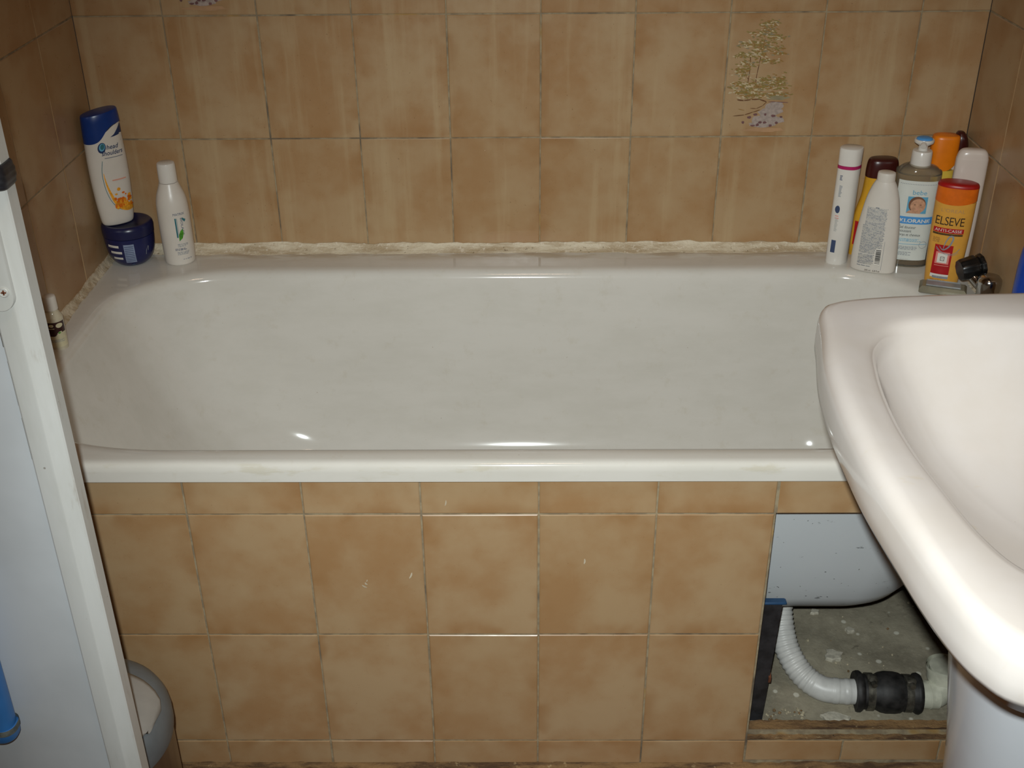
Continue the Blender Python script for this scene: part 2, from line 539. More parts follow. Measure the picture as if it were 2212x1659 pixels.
# ------------------------------------------------------------------ painted decor tiles on the back wall
def decor(name, x0, z0, parent, label):
    """motif painted on one tile: two slender trees above a small lilac pond with dark stones"""
    rnd = random.Random(11)
    mats = [plain('paint_olive', '8A7840', .4, .1, 300), plain('paint_ochre', '94703A', .4, .1, 300), plain('paint_pale', 'C2B08E', .4, .08, 300),
            plain('paint_trunk', '6A4526', .4, .1), plain('paint_lilac', 'A8988F', .4, .10, 200), plain('paint_plum', '745050', .4, .1),
            plain('paint_rose', 'B28C68', .4, .06), plain('paint_sage', '8F8467', .4, .1)]
    mb = MB(); lay = [0]
    def blob(u, v, a, b, mi, rot=0.0, n=9, rough=.3):
        lay[0] += 1
        y = W - .0006 - lay[0]*6e-7
        pts = []
        for k in range(n):
            t = 2*PI*k/n; r = 1 + rnd.uniform(-rough, rough)
            px, pz = a*r*math.cos(t), b*r*math.sin(t)
            pts.append((x0 + u + px*math.cos(rot) - pz*math.sin(rot), y, z0 + v + px*math.sin(rot) + pz*math.cos(rot)))
        mb.add(pts, [tuple(range(n-1, -1, -1))][::-1], mi)
    K = .15/1230                     # metres per crop pixel of the motif
    def at(px, py): return ((px - 70)*K + .0, .2 - (py - 65)*.2/1545)
    def stroke(pts, w, mi):
        for (a, b) in zip(pts[:-1], pts[1:]):
            (u0, v0), (u1, v1) = at(*a), at(*b)
            L = math.hypot(u1-u0, v1-v0)
            blob((u0+u1)/2, (v0+v1)/2, L/2*1.1, w, mi, math.atan2(v1-v0, u1-u0), 8, .15)
    # soft rose haze and pond
    for k in range(10):
        u, v = at(rnd.uniform(880, 1100), rnd.uniform(480, 700)); 
    for (px, py, a, b) in ((760, 1210, .016, .007), (700, 1290, .019, .008), (640, 1390, .024, .007), (600, 1450, .022, .005), (720, 1400, .024, .006)):
        u, v = at(px, py); blob(u, v, a, b, 4, 0, 16, .16)
    for (px, py, a, b) in ((640, 1520, .033, .0035), (790, 1110, .018, .004)):
        u, v = at(px, py); blob(u, v, a, b, 6 if py > 1400 else 7, 0, 16, .2)
    # trunks
    stroke([(540, 380), (510, 560), (495, 680), (478, 800), (468, 930)], .0007, 3)
    stroke([(365, 560), (380, 680), (375, 820), (365, 940), (350, 1120)], .0007, 3)
    stroke([(300, 760), (345, 850), (375, 880)], .0005, 3)
    # foliage layers (px, py, spread-x, spread-y, count)
    for (px, py, sx, sy, n) in ((600, 210, 120, 45, 34), (580, 290, 150, 40, 34), (670, 360, 130, 30, 34), (430, 330, 110, 40, 22), (330, 440, 140, 40, 42),
                                (520, 430, 220, 45, 40), (620, 500, 170, 40, 34), (760, 560, 80, 16, 20), (260, 580, 110, 32, 30), (450, 560, 160, 60, 40),
                                (600, 650, 140, 30, 36), (330, 690, 110, 45, 30), (260, 760, 100, 30, 26), (290, 820, 100, 40, 24), (560, 900, 120, 50, 44),
                                (750, 900, 110, 70, 44), (280, 940, 120, 40, 30), (180, 980, 60, 16, 12), (450, 990, 200, 60, 60), (700, 960, 180, 60, 50), (330, 1040, 170, 40, 40),
                                (760, 1055, 170, 26, 34), (480, 1080, 200, 36, 44)):
        for k in range(int(n*1.7)):
            qx = px + rnd.gauss(0, .5)*sx; qy = py + rnd.gauss(0, .5)*sy
            u, v = at(qx, qy)
            mi = rnd.choices((0, 1, 2, 7), (5, 4, 2.6, 1.2))[0]
            blob(u, v, rnd.uniform(.0012, .0042), rnd.uniform(.0006, .0013), mi, rnd.uniform(-.45, .25), 7, .35)
    # banks and twigs
    stroke([(240, 1130), (330, 1142), (430, 1130), (540, 1128), (640, 1158)], .0011, 3)
    stroke([(640, 1160), (590, 1210), (510, 1245), (430, 1240)], .0006, 3)
    stroke([(560, 1262), (470, 1290), (360, 1325), (210, 1340)], .0008, 3)
    stroke([(270, 1250), (350, 1265)], .0006, 1); stroke([(660, 1158), (760, 1160), (930, 1170)], .0006, 5)
    # dark stones in the water
    for (px, py) in ((430, 1355), (350, 1420), (480, 1465), (545, 1455), (640, 1425), (720, 1465), (800, 1430), (855, 1355), (750, 1340), (640, 1320), (510, 1320), (580, 1425)):
        u, v = at(px, py); blob(u, v, rnd.uniform(.0022, .0040), rnd.uniform(.0018, .0026), 5, 0, 9, .25)
    o = mb.build(name, mats, parent, smooth=0)
    o['label'] = label
    return o
decor('painted_motif', .0098 + .15*2, .7346, wall_back, 'tree and pond motif painted on one tile')
d2 = decor('painted_motif', .0098 - .15*4, .9346, wall_back, 'cropped tree and pond motif at top left')

# ------------------------------------------------------------------ bath
BY = .33
bath = tag(empty('bathtub', (0, BY, 0)), 'white enamel built-in bathtub along the tiled back wall', 'bathtub')

def rrect(x0, x1, y0, y1, cor, z, k=14, m=14):
    """rounded rectangle; cor = [(a,b)]*4 for corners front-left, front-right, back-right, back-left"""
    (a0, b0), (a1, b1), (a2, b2), (a3, b3) = cor
    pts = []
    C = [((x0+a0, y0+b0), a0, b0, PI, 1.5*PI), ((x1-a1, y0+b1), a1, b1, 1.5*PI, 2*PI),
         ((x1-a2, y1-b2), a2, b2, 0, .5*PI), ((x0+a3, y1-b3), a3, b3, .5*PI, PI)]
    for q in range(4):
        (cx, cy), a, b, t0, t1 = C[q]
        for i in range(k+1):
            t = t0 + (t1-t0)*i/k
            pts.append((cx + a*math.cos(t), cy + b*math.sin(t), z))
        (nx_, ny_), na, nb, nt0, _ = C[(q+1) % 4]
        e = (nx_ + na*math.cos(nt0), ny_ + nb*math.sin(nt0)); s = pts[-1]
        for i in range(1, m):
            t = i/m
            pts.append((s[0]+(e[0]-s[0])*t, s[1]+(e[1]-s[1])*t, z))
    return pts

def outer(z, i, r=.010):
    r = max(r - i, .002)
    return rrect(XL+.002+i, XR-.002-i, -.012+i, W-.002-i, [(r, r)]*4, z)
OX0, OX1, OY0, OY1 = -.680, .622, .034, .574
def opening(z, e, lx, rx, fy, by, cs=1.0):
    cor = [((.21+e)*cs, (.105+e)*cs), ((.13+e)*cs, (.12+e)*cs), ((.15+e)*cs, (.14+e)*cs), ((.20+e)*cs, (.15+e)*cs)]
    return rrect(OX0-e+lx, OX1+e-rx, OY0-e+fy, OY1+e-by, cor, z)
rings = [outer(.508, .006), outer(.508, 0), outer(.522, 0), outer(.5290, .0006), outer(.5325, .0030), outer(.5344, .0065), outer(RIM, .012)]
for e, z in ((.026, RIM), (.016, .5342), (.009, .5318), (.004, .5270), (.001, .5195), (0, .510)):
    rings.append(opening(z, e, 0, 0, 0, 0))
SHAPE = ((.475, .012, .006, .018, .010), (.42, .027, .012, .042, .022), (.355, .045, .019, .074, .029), (.30, .061, .027, .106, .039), (.258, .075, .039, .136, .046),
         (.226, .088, .050, .166, .053), (.203, .101, .073, .200, .062), (.190, .1135, .101, .236, .072), (.1845, .125, .130, .268, .080))
FR, BK, LE, RI = .125, .130, .268, .080
for z, fy, by, lx, rx in SHAPE:
    rings.append(opening(z, 0, lx, rx, fy, by, 1 - .25*fy/FR))
for e, z in ((-.06, .1815), (-.12, .1800)):
    rings.append(rrect(OX0+LE-e, OX1-RI+e, OY0+FR-e, OY1-BK+e, [(.06, .05)]*4, z))
v, f = loft(rings, False, True)
link('basin', v, f, M['enamel'], bath, smooth=50, origin=(0, BY, 0))
# underside
rings = []
for z, fy, by, lx, rx in ((.509, 0, 0, 0, 0),) + SHAPE:
    rings.append(opening(z - (.0105 if z < .5 else 0), .006, lx, rx, fy, by, 1 - .25*fy/FR))
for e, z in ((-.06, .1715), (-.12, .1700)):
    rings.append(rrect(OX0+LE-e, OX1-RI+e, OY0+FR-e, OY1-BK+e, [(.06, .05)]*4, z))
v, f = loft(rings, False, True)
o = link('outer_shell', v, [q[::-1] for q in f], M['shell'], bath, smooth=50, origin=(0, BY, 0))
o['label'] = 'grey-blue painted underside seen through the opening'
# steel leg with a blue pad on top
mb = MB()
def slab(p0, p1, w, d, dirx):
    """flat bar from p0 (top) to p1 (foot)"""
    r = []
    for p in (p0, p1):
        x, y, z = p
        r.append([(x-w/2, y-d/2, z), (x+w/2, y-d/2, z), (x+w/2, y+d/2, z), (x-w/2, y+d/2, z)])
    return loft(r)
leg_top, leg_bot = (.316, .060, .254), (.309, .060, .032)
v, f = slab(leg_top, leg_bot, .052, .006, 0); mb.add(v, f, 0)
v, f = box(.286, .290, .057, .095, .032, .250); mb.add(v, f, 0)
for z in (.112, .05):
    v, f = lathe([(.006, 0), (.006, .004), (.003, .006)], 14)
    mb.add([(.303+x, .0565-zz, z+y) for x, y, zz in v], [q[::-1] for q in f], 1)
lg = mb.build('support_leg', [M['steel_dark'], M['rust']], bath, smooth=30, origin=(0, BY, 0))
lg['label'] = 'black steel support leg'
mb = MB(); v, f = box(.286, .348, .056, .068, .2530, .2575, .0015); mb.add(v, f)
o = mb.build('pad', [M['blue_pad']], lg, smooth=30, origin=(0, BY, 0)); o['label'] = 'blue pad on top of the leg'
# bolt with a rusty nut beside the leg
mb = MB(); v, f = lathe([(.009, 0), (.009, .006), (.005, .008)], 6); mb.add([(.336+z*.6, .062+y, .115+x) for x, y, z in v], f)
mb.build('bolt', [M['rust']], lg, smooth=20, origin=(0, BY, 0))

# ------------------------------------------------------------------ tiled bath panel with its opening
mb, ids, uvs = MB(), [], []
usf = [-.90 + .15*i for i in range(0, 13)]
vsf = [.04985 - .2, .04985, .24985, .44985, .64985]
hole = lambda u, w: u > .30 and .049 < w < .4498
def hole_skip(u, w): return u > .3 and .05 < w < .449
# rows one by one so that the cells of the opening are left out; the lower curb is built separately
tiles(mb, (0, 0, 0), (1, 0, 0), (0, 0, 1), usf[:], vsf, XL+.001, .3015, .004, .5065, ids=ids, uvs=uvs)
tiles(mb, (0, 0, 0), (1, 0, 0), (0, 0, 1), [.30, .45, .60, .75], vsf, .3015, XR-.001, .44985, .5065, ids=ids, uvs=uvs)
tiles(mb, (0, 0, 0), (1, 0, 0), (0, 0, 1), [.30, .44, .58, .72], [.010, .0525], .3015, XR-.001, .010, .0505, ids=ids, uvs=uvs)
for (a, b, z0, z1) in ((XL+.001, .3015, .0, .5075), (.3015, XR-.001, .4505, .5075), (.3015, XR-.001, 0, .0500)):
    v, f = box(a, b, .0012, .022, z0, z1); mb.add(v, f, 1)
panel = mb.build('tiled_bath_surround', [M['tile'], M['grout']], smooth=0)
finish_tiles(panel, ids, uvs)
tag(panel, 'beige tiled front panel under the bath rim with a square opening at right', 'bath surround')
# dirty ledge behind the curb tiles and dark splash line at the floor
rings = []
rl = random.Random(21)
for i in range(61):
    x = .3015 + (XR-.001-.3015)*i/60
    j = lambda s=.0012: rl.uniform(-s, s)
    rings.append([(x, .022, .012), (x, .0015, .0515+j()), (x, .010, .0530+j()), (x, .014, .047+j()), (x, .028, .0475+j()),
                  (x, .031, .042+j()), (x, .047, .043+j(.0016)), (x, .047, .012)])
v, f = loft(rings)
o = link('ledge', v, f, M['ledge'], panel, smooth=25); o['label'] = 'dirty brown mortar ledge at the foot of the opening'
# uneven mortar along the floor joint
rings = []
for i in range(121):
    x = XL+.002 + (XR-XL-.004)*i/120
    h = .006 + rl.uniform(-.002, .003); d = .006 + rl.uniform(-.002, .004)
    rings.append([(x, .004, .0), (x, .004, h), (x, -d*.4, h*.8), (x, -d, .0005), (x, -d, -.001)])
v, f = loft(rings)
o = link('floor_joint', v, f, M['ledge'], panel, smooth=40); o['label'] = 'brown grime along the floor joint'

# crumbling cream mortar under the lip and small white scuffs on the tiles
rm = random.Random(8); mb = MB()
x = -.43
while x < -.10:
    w = rm.uniform(.004, .022); h = rm.uniform(.0008, .0032)
    v, f = box(x, x+w, -.0012, .001, .5045-h, .5070); mb.add(v, f)
    x += w + rm.choice((0, 0, .004, .012))
o = mb.build('mortar_edge', [M['sealant']], panel, smooth=0); o['label'] = 'crumbling cream mortar under the bath lip'
M['scuff'] = plain('scuff_white', 'C9BCA4', .6, .1)
for (x, z, L_, w, an) in ((-.2305, .334, .008, .0010, -.6), (-.2280, .3385, .005, .0012, -.9), (-.2265, .3435, .004, .0007, 1.2), (-.1680, .3520, .011, .0011, 1.2), (.0600, .375, .009, .0011, 1.5), (-.118, .468, .009, .0008, 1.4)):
    c_, s_ = math.cos(an), math.sin(an); pts = []
    for k in range(10):
        t = 2*PI*k/10; a_, b_ = L_/2*math.cos(t), w*math.sin(t)*(1+.4*math.sin(3*t))
        pts.append((x + a_*c_ - b_*s_, -.0008, z + a_*s_ + b_*c_))
    link('paint_scuff', pts, [tuple(range(10))], M['scuff'], panel, smooth=0)

# ------------------------------------------------------------------ waste pipe under the bath
wp = tag(empty('waste_pipe', (.45, .11, .03)), 'grey corrugated waste pipe with black rubber coupling inside the panel opening', 'pipe')
WO = (.45, .11, .03)
path = catmull([(.385, .250, .158), (.383, .222, .136), (.382, .192, .108), (.388, .160, .080), (.405, .128, .060), (.430, .106, .051), (.458, .099, .050), (.492, .0985, .050)], 26)
L = [0]
for a, b in zip(path[:-1], path[1:]): L.append(L[-1] + (b-a).length)
def rad(i):
    s = L[i]/L[-1]
    k = .0009 if s < .70 else (.0004 if s < .74 else .0)
    return .0190 + k*math.sin(L[i]/.0078*2*PI)*(1 if s < .74 else 0) + (.0007 if .83 < s < .86 or .90 < s < .92 else 0)
v, f = tube(path, rad, 26)
link('corrugated_hose', v, f, M['pvc'], wp, smooth=60, origin=WO)
# coupling along x with a slight skew
ax0, ax1 = Vector((.480, .0985, .0505)), Vector((.588, .093, .0500))
def along(prof, n=30):
    d = (ax1-ax0); t = d.normalized(); a = t.cross(Vector((0, 0, 1))).normalized(); b = t.cross(a)
    rr = []
    for r, s in prof:
        p = ax0 + t*s
        rr.append([tuple(p + a*(r*math.cos(2*PI*j/n)) + b*(r*math.sin(2*PI*j/n))) for j in range(n)])
    return loft(rr)
v, f = along([(.020, .0), (.030, .000), (.0312, .003), (.0312, .007), (.029, .010), (.0265, .012), (.0265, .030), (.030, .036), (.0318, .044), (.0315, .058),
              (.0300, .066), (.0275, .070), (.0275, .086), (.0305, .089), (.0312, .093), (.029, .097), (.019, .098)])
cp = link('rubber_coupling', v, f, M['rubber'], wp, smooth=50, origin=WO); cp['label'] = 'dusty black rubber coupling'
for s0 in (.0155, .072):
    mb = MB(); v, f = along([(.0270, s0), (.0285, s0), (.0285, s0+.011), (.0270, s0+.011)]); mb.add(v, f)
    cx = ax0 + (ax1-ax0).normalized()*(s0+.0055)
    v, f = box(cx.x-.007, cx.x+.007, cx.y-.014, cx.y+.002, cx.z+.026, cx.z+.036, .002); mb.add(v, f)
    v, f = lathe([(.0045, 0), (.0045, .010)], 12); mb.add([(cx.x+x, cx.y-.014-z*.6, cx.z+.031+y) for x, y, z in v], f)
    mb.build('hose_clamp', [M['clamp']], cp, smooth=40, origin=WO)
v, f = tube([(.574, .0935, .050), (.585, .092, .0495), (.604, .091, .0495)], .0205, 26)
link('outlet_stub', v, f, M['pvc_white'], wp, smooth=50, origin=WO)
# white elbow: body and open socket with a rim
mb = MB()
v, f = tube(catmull([(.588, .092, .0495), (.600, .094, .050), (.611, .100, .056), (.616, .106, .066), (.617, .110, .076)], 6), .0215, 26); mb.add(v, f)
v, f = tube([(.617, .108, .070), (.6155, .111, .090)], .0270, 30, False); mb.add(v, f)
v, f = tube([(.6155, .111, .0902), (.6162, .1095, .078)], .0235, 30, True); mb.add(v, [q for q in f])
r0 = [Vector(p) for p in []]
v, f = tube([(.6157, .1105, .0855), (.6154, .1112, .0915)], .0285, 30, False); mb.add(v, f)
o = mb.build('elbow_socket', [M['pvc_white']], wp, smooth=50, origin=WO); o['label'] = 'open white elbow socket'

# crumbs of mortar near the leg (nobody could count them) and a few larger plaster flakes
mb = MB(); rc = random.Random(4)
for k in range(150):
    x = rc.uniform(.325, .45) if k < 90 else rc.uniform(.33, .66); y = .05 + abs(rc.gauss(0, .022)) if k < 90 else rc.uniform(.06, .34)
    if abs(y - .1) < .05 and x > .40: continue
    if abs(x - .39) < .045 and y > .08: continue
    s = rc.uniform(.0008, .0030)
    cx = circ(0, 0, 0, 1, 6)
    rr = [[(x + px*s*rc.uniform(.6, 1.2)*q, y + py*s*rc.uniform(.6, 1.2)*q, .0335 + dz*s) for px, py, _ in cx] for q, dz in ((.8, -.6), (1, 0), (.55, .7))]
    v, f = loft(rr); mb.add(v, f, rc.choice((0, 0, 1)))
o = mb.build('mortar_crumbs', [plain('crumb_pale', 'B3A88E', .9, .2, 90), plain('crumb_brown', '7B6244', .9, .2, 90)], smooth=0)
tag(o, 'loose mortar crumbs scattered on the concrete near the steel leg', 'crumbs'); o['kind'] = 'stuff'
for (x, y, a, b, lab) in ((.475, .195, .015, .013, 'largest pale plaster flake on the concrete floor beyond the hose bend'),
                          (.468, .30, .008, .006, 'small pale plaster flake on the concrete beneath the bath belly'),
                          (.515, .255, .007, .006, 'small plaster flake between the big flake and the sink edge'),
                          (.445, .062, .020, .010, 'flat smear of pale mortar in front of the corrugated hose')):
    n = 12
    rr = [[(x + a*q*math.cos(2*PI*i/n)*(1+.25*math.sin(i*2.3+x*90)), y + b*q*math.sin(2*PI*i/n)*(1+.25*math.cos(i*1.7)), z) for i in range(n)]
          for q, z in ((1, .030), (1, .0345), (.85, .036))]
    v, f = loft(rr)
    o = link('plaster_flake', v, f, plain('plaster_flake', 'B4AE9E', .95, .12, 140), smooth=0)
    tag(o, lab, 'flake', 'plaster flakes on the concrete floor')

# ------------------------------------------------------------------ sink
SY = -.40
sink = tag(empty('pedestal_sink', (.56, SY, 0)), 'white ceramic pedestal sink in the right foreground against the right wall', 'sink')
SO = (.56, SY, 0)
half = [(.7145, -.122), (.60, -.1225), (.49, -.1245), (.38, -.130), (.318, -.138), (.286, -.148), (.2735, -.165), (.2655, -.206), (.2530, -.272), (.2470, -.340), (.2456, -.400),
        (.2466, -.455), (.2522, -.520), (.2572, -.569), (.2648, -.612), (.2745, -.638), (.290, -.657), (.325, -.669), (.40, -.674), (.60, -.677), (.7145, -.677)]
basin = [(.60, -.235), (.54, -.197), (.465, -.187), (.398, -.184), (.341, -.196), (.3085, -.2345), (.2945, -.290), (.2878, -.355), (.2880, -.414), (.2945, -.472), (.3045, -.536),
         (.323, -.577), (.365, -.603), (.42, -.613), (.52, -.610), (.585, -.575), (.612, -.49), (.618, -.40), (.612, -.31)]
CXY = Vector((.45, -.40))
def polar(poly, n):
    """radius by angle from CXY for a closed polyline"""
    out = []
    m = len(poly)
    for i in range(n):
        t = 2*PI*i/n; d = Vector((math.cos(t), math.sin(t))); best = None
        for j in range(m):
            a = poly[j] - CXY; b = poly[(j+1) % m] - CXY; e = b - a
            den = d.x*e.y - d.y*e.x
            if abs(den) < 1e-12: continue
            s = (a.x*e.y - a.y*e.x)/den; u = (a.x*d.y - a.y*d.x)/den
            if s > 0 and -1e-6 <= u <= 1+1e-6: best = s if best is None else max(best, s)
        out.append(best)
    return out
NS = 360
oc = [Vector((p[0], p[1])) for p in catmull([(x, y, 0) for x, y in half], 8)]
bc = [Vector((p[0], p[1])) for p in catmull([(x, y, 0) for x, y in basin], 8, True)]
RO, RB = polar(oc, NS), polar(bc, NS)
def sring(R, z, inset=0.0, sc=1.0, dx=0.0):
    return [(CXY.x + dx + (R[i]-inset)*sc*math.cos(2*PI*i/NS), CXY.y + (R[i]-inset)*sc*math.sin(2*PI*i/NS), z) for i in range(NS)]
ZT = .82
rings = [sring(RO, .648, 0, .42), sring(RO, .660, 0, .56), sring(RO, .692, 0, .70), sring(RO, .728, 0, .77), sring(RO, .760, .042), sring(RO, .7685, .020), sring(RO, .7700, .008), sring(RO, .7725, .003), sring(RO, .778, .0003),
         sring(RO, .790, 0), sring(RO, .803, .0004), sring(RO, .8105, .0020), sring(RO, .8160, .0055), sring(RO, .8190, .0105), sring(RO, ZT, .0165)]
# deck, blended between outline and basin edge
def blend(t, z):
    return [(CXY.x + ((RO[i]-.0165)*(1-t) + (RB[i]+.008)*t)*math.cos(2*PI*i/NS), CXY.y + ((RO[i]-.0165)*(1-t) + (RB[i]+.008)*t)*math.sin(2*PI*i/NS), z) for i in range(NS)]
rings += [blend(.5, .8188), sring(RB, .8170, -.008), sring(RB, .8158, -.003), sring(RB, .8140, .0015), sring(RB, .8100, .0050), sring(RB, .803, .0075), sring(RB, .789, .0105)]
for q, z in ((.90, .762), (.82, .736), (.72, .713), (.58, .694), (.42, .682), (.26, .676), (.12, .673)):
    rings.append(sring(RB, z, .0105, q, (1-q)*.03))
v, f = loft(rings, True, True)
link('bowl', v, f, M['ceramic'], sink, smooth=60, origin=SO)
mb = MB(); v, f = lathe([(.024, 0), (.024, .003), (.018, .004), (.016, .001)], 28, .473, -.40); mb.add([(x, y, z+.6735) for x, y, z in v], f)
mb.build('drain', [M['chrome']], sink, smooth=40, origin=SO)
rings = []
for z, a, b in ((0, .176, .125), (.012, .176, .125), (.03, .168, .118), (.10, .154, .106), (.20, .150, .103), (.32, .153, .108), (.435, .163, .116), (.545, .180, .128), (.63, .192, .138), (.668, .196, .141)):
    rg = circ(.561, -.40, z, a, 56, b, 2.4)
    rings.append([(min(x, .700), y, z) for x, y, z in rg])
v, f = loft(rings)
o = link('pedestal', v, f, plain('pedestal_ceramic', 'D2D6DC', .14, .02, 10), sink, smooth=60, origin=SO)

# ------------------------------------------------------------------ door leaf at the left
DX, DY = -.4415, -.28            # free edge; back face
door = link('door_1', *box(XL+.004, DX-.030, DY-.014, DY-.001, .006, 2.02), M['door_panel'], smooth=0)
struct(door, 'white painted door leaf standing open at the left edge of the picture')
# edge stile with a raised ridge, drawn as a section swept up the height
sec = [(DX-.0345, DY-.016), (DX-.0340, DY-.0205), (DX-.0325, DY-.0215), (DX-.0160, DY-.0238), (DX-.0145, DY-.0236), (DX-.0128, DY-.0225), (DX-.0015, DY-.0196), (DX, DY-.018), (DX, DY-.001), (DX-.0345, DY-.001)]
rings = [[(x, y, .006 + (2.02-.006)*i/60) for x, y in sec] for i in range(61)]
v, f = loft(rings)
o = link('edge_stile', v, [q[::-1] for q in f], M['door'], door, smooth=25); o['label'] = 'white painted edge moulding of the door'
# grime line in the joint beside the moulding
rj = random.Random(2); mb = MB()
z = .30
while z < 1.2:
    h = rj.uniform(.004, .05)
    w = rj.uniform(.0004, .0014) * (1.8 if .62 < z < .9 else 1)
    v, f = box(DX-.0348-w, DX-.0348+.0004, DY-.0152, DY-.0135, z, z+h); mb.add(v, f); z += h + rj.uniform(0, .018)
mb.build('joint_grime', [M['door_dirt']], door, smooth=0)
# latch plate with its screw
px_, pz_ = -.4665, .911
n = 24
outl = [(.0135*math.cos(t), -.0135 + .0135*math.sin(t)) for t in [PI + PI*i/n for i in range(n+1)]] + [(.0135, .085), (-.0135, .085)]
rr = [[(px_ + x*s, y, pz_ + zz) for x, zz in outl] for y, s in ((DY-.0135, 1), (DY-.0245, 1), (DY-.0262, .93))]
v, f = loft(rr)
lp = link('latch_plate', v, [q for q in f], M['door'], door, smooth=30)
mb = MB(); v, f = lathe([(.0045, 0), (.0045, .0012), (.0038, .0016), (.0034, .0008)], 20)
mb.add([(px_ + .0060 + x, DY-.0262-zz, pz_ - .009 + y) for x, y, zz in v], [q[::-1] for q in f], 0)
for ang in (0, PI/2):
    a, b = (.0021, .0005) if ang == 0 else (.0005, .0021)
    v, f = box(px_+.006-a, px_+.006+a, DY-.0282, DY-.0268, pz_-.009-b, pz_-.009+b); mb.add(v, f, 1)
mb.build('screw', [M['door'], M['rust']], lp, smooth=30)

# dark band wrapped round the door edge
rings = []
xs0, xs1, y0_, y1_ = -.56, DX+.0018, DY-.0280, DY+.0020
ztop = lambda x: 1.0220 - .010*max(0, (x+.50)/.06)**2
for i in range(13):
    t = i/12
    bul = .0020*math.sin(PI*t)**.5 + .00025*math.sin(PI*t*7)
    ring = []
    for q in rrect(xs0-bul, xs1+bul, y0_-bul, y1_+bul, [(.008, .008)]*4, 0, 6, 8):
        x, y, _ = q
        zz = .9995 + .0200*t - .009*max(0, (x+.50)/.06)**2 + .002*math.sin(x*70)
        ring.append((x, y, zz))
    rings.append(ring)
v, f = loft(rings)
o = link('strap', v, f, M['cloth'], smooth=50)
tag(o, 'dark charcoal band wrapped around the white door edge near the left frame border', 'strap')

# blue plastic thing hanging on the door, cut by the frame
blue = tag(empty('storage_box', (-.62, DY-.05, .38)), 'bright blue plastic box hanging on the white door at bottom left', 'box')
BO = (-.62, DY-.05, .38)
bx1 = -.5570
rings = [rrect(-.72+i, bx1-i, DY-.046+i, DY-.017, [(.012, .012)]*4, z, 6, 4) for z, i in ((0.3810, .008), (0.3840, .004), (0.3890, .001), (0.4010, 0), (0.4025, .0025), (0.4050, .0025), (.62, .0)) ]
v, f = loft(rings)
link('box_body', v, f, M['blue_plastic'], blue, smooth=40, origin=BO)
rings = [rrect(-.72+i, bx1-i, DY-.046+i, DY-.017, [(.012, .012)]*4, z, 6, 4) for z, i in ((0.3980, -.0006), (0.4055, -.0006))]
v, f = loft(rings, False, False)
o = link('grime_band', v, f, M['grime'], blue, smooth=40, origin=BO)

# ------------------------------------------------------------------ pedal bin behind the door
BNX, BNY = -.5745, -.148
bn = tag(empty('pedal_bin', (BNX, BNY, 0)), 'round steel bin with slate grey lid standing behind the white door', 'bin')
v, f = lathe([(.098, .001), (.1035, .004), (.1045, .012), (.1055, .20), (.1055, .216)], 56)
link('bin_body', v, f, M['bin_steel'], bn, smooth=40)
v, f = lathe([(.104, .208), (.1075, .208), (.1085, .214), (.1085, .228), (.1070, .240), (.1020, .252), (.093, .262), (.080, .270), (.060, .277), (.035, .281), (.0, .282)], 56)
ld = link('bin_lid', v, f, M['bin_grey'], bn, smooth=50)
# flap: a slightly raised lens set into the dome
pts = []
for i in range(30):
    t = i/29
    pts.append((.085 - .010*math.cos(0) - .10*t, -.075 + .10*t))
def dome(x, y):
    r = math.hypot(x, y)
    P = [(.0, .282), (.035, .281), (.060, .277), (.080, .270), (.093, .262), (.1020, .252), (.1070, .240), (.1085, .228)]
    for (r0, z0), (r1, z1) in zip(P[:-1], P[1:]):
        if r <= r1: return z0 + (z1-z0)*(r-r0)/(r1-r0)
    return .22
vv, ff = [], []
NU, NV = 20, 14
for j in range(NV+1):
    for i in range(NU+1):
        u = i/NU; w = j/NV
        x = -.047 + .150*u                      # along the flap
        hw = .056*math.sqrt(max(0, 1 - (2*u-1)**2*.96))
        y = -.012 + (2*w-1)*hw
        if math.hypot(x, y) > .100:
            k = .100/math.hypot(x, y); x, y = x*k, y*k
        vv.append((x, y, dome(x, y) + .0022))
for j in range(NV):
    for i in range(NU):
        a = j*(NU+1)+i
        ff.append((a, a+1, a+NU+2, a+NU+1))
fl = link('bin_flap', vv, ff, M['bin_flap'], ld, smooth=40)
md = fl.modifiers.new('thickness', 'SOLIDIFY'); md.thickness = .004; md.offset = 1

# ------------------------------------------------------------------ bottles: lofted super-ellipse bodies with mapped labels
class Body:
    def __init__(s, prof):
        """prof: (z, a, b, e[, dx]) rows"""
        s.p = [tuple(r) + (0.0,)*(5-len(r)) for r in prof]
    def at(s, z):
        P = s.p
        if z <= P[0][0]: return P[0][1:]
        for r0, r1 in zip(P[:-1], P[1:]):
            if z <= r1[0]:
                t = (z-r0[0])/max(r1[0]-r0[0], 1e-9)
                return tuple(a+(b-a)*t for a, b in zip(r0[1:], r1[1:]))
        return P[-1][1:]
    def mesh(s, n=48):
        return loft([circ(r[4], 0, r[0], max(r[1], 1e-5), n, max(r[2], 1e-5), r[3]) for r in s.p])
    def front(s, u, z, eps=.0005):
        a, b, e, dx = s.at(z)
        q = min(abs((u-dx)/a), .9995)
        return (u, -b*(1-q**e)**(1/e) - eps, z)

def smooth_prof(rows, k=5):
    """catmull-smoothed profile rows"""
    out = []
    n = len(rows)
    rows = [tuple(r) + (0.0,)*(5-len(r)) for r in rows]
    for i in range(n-1):
        p0, p1, p2, p3 = rows[max(i-1, 0)], rows[i], rows[i+1], rows[min(i+2, n-1)]
        for j in range(k):
            t = j/k
            out.append(tuple(.5*((2*b) + (c-a)*t + (2*a-5*b+4*c-d)*t*t + (3*b-a-3*c+d)*t**3) for a, b, c, d in zip(p0, p1, p2, p3)))
    out.append(rows[-1])
    return out

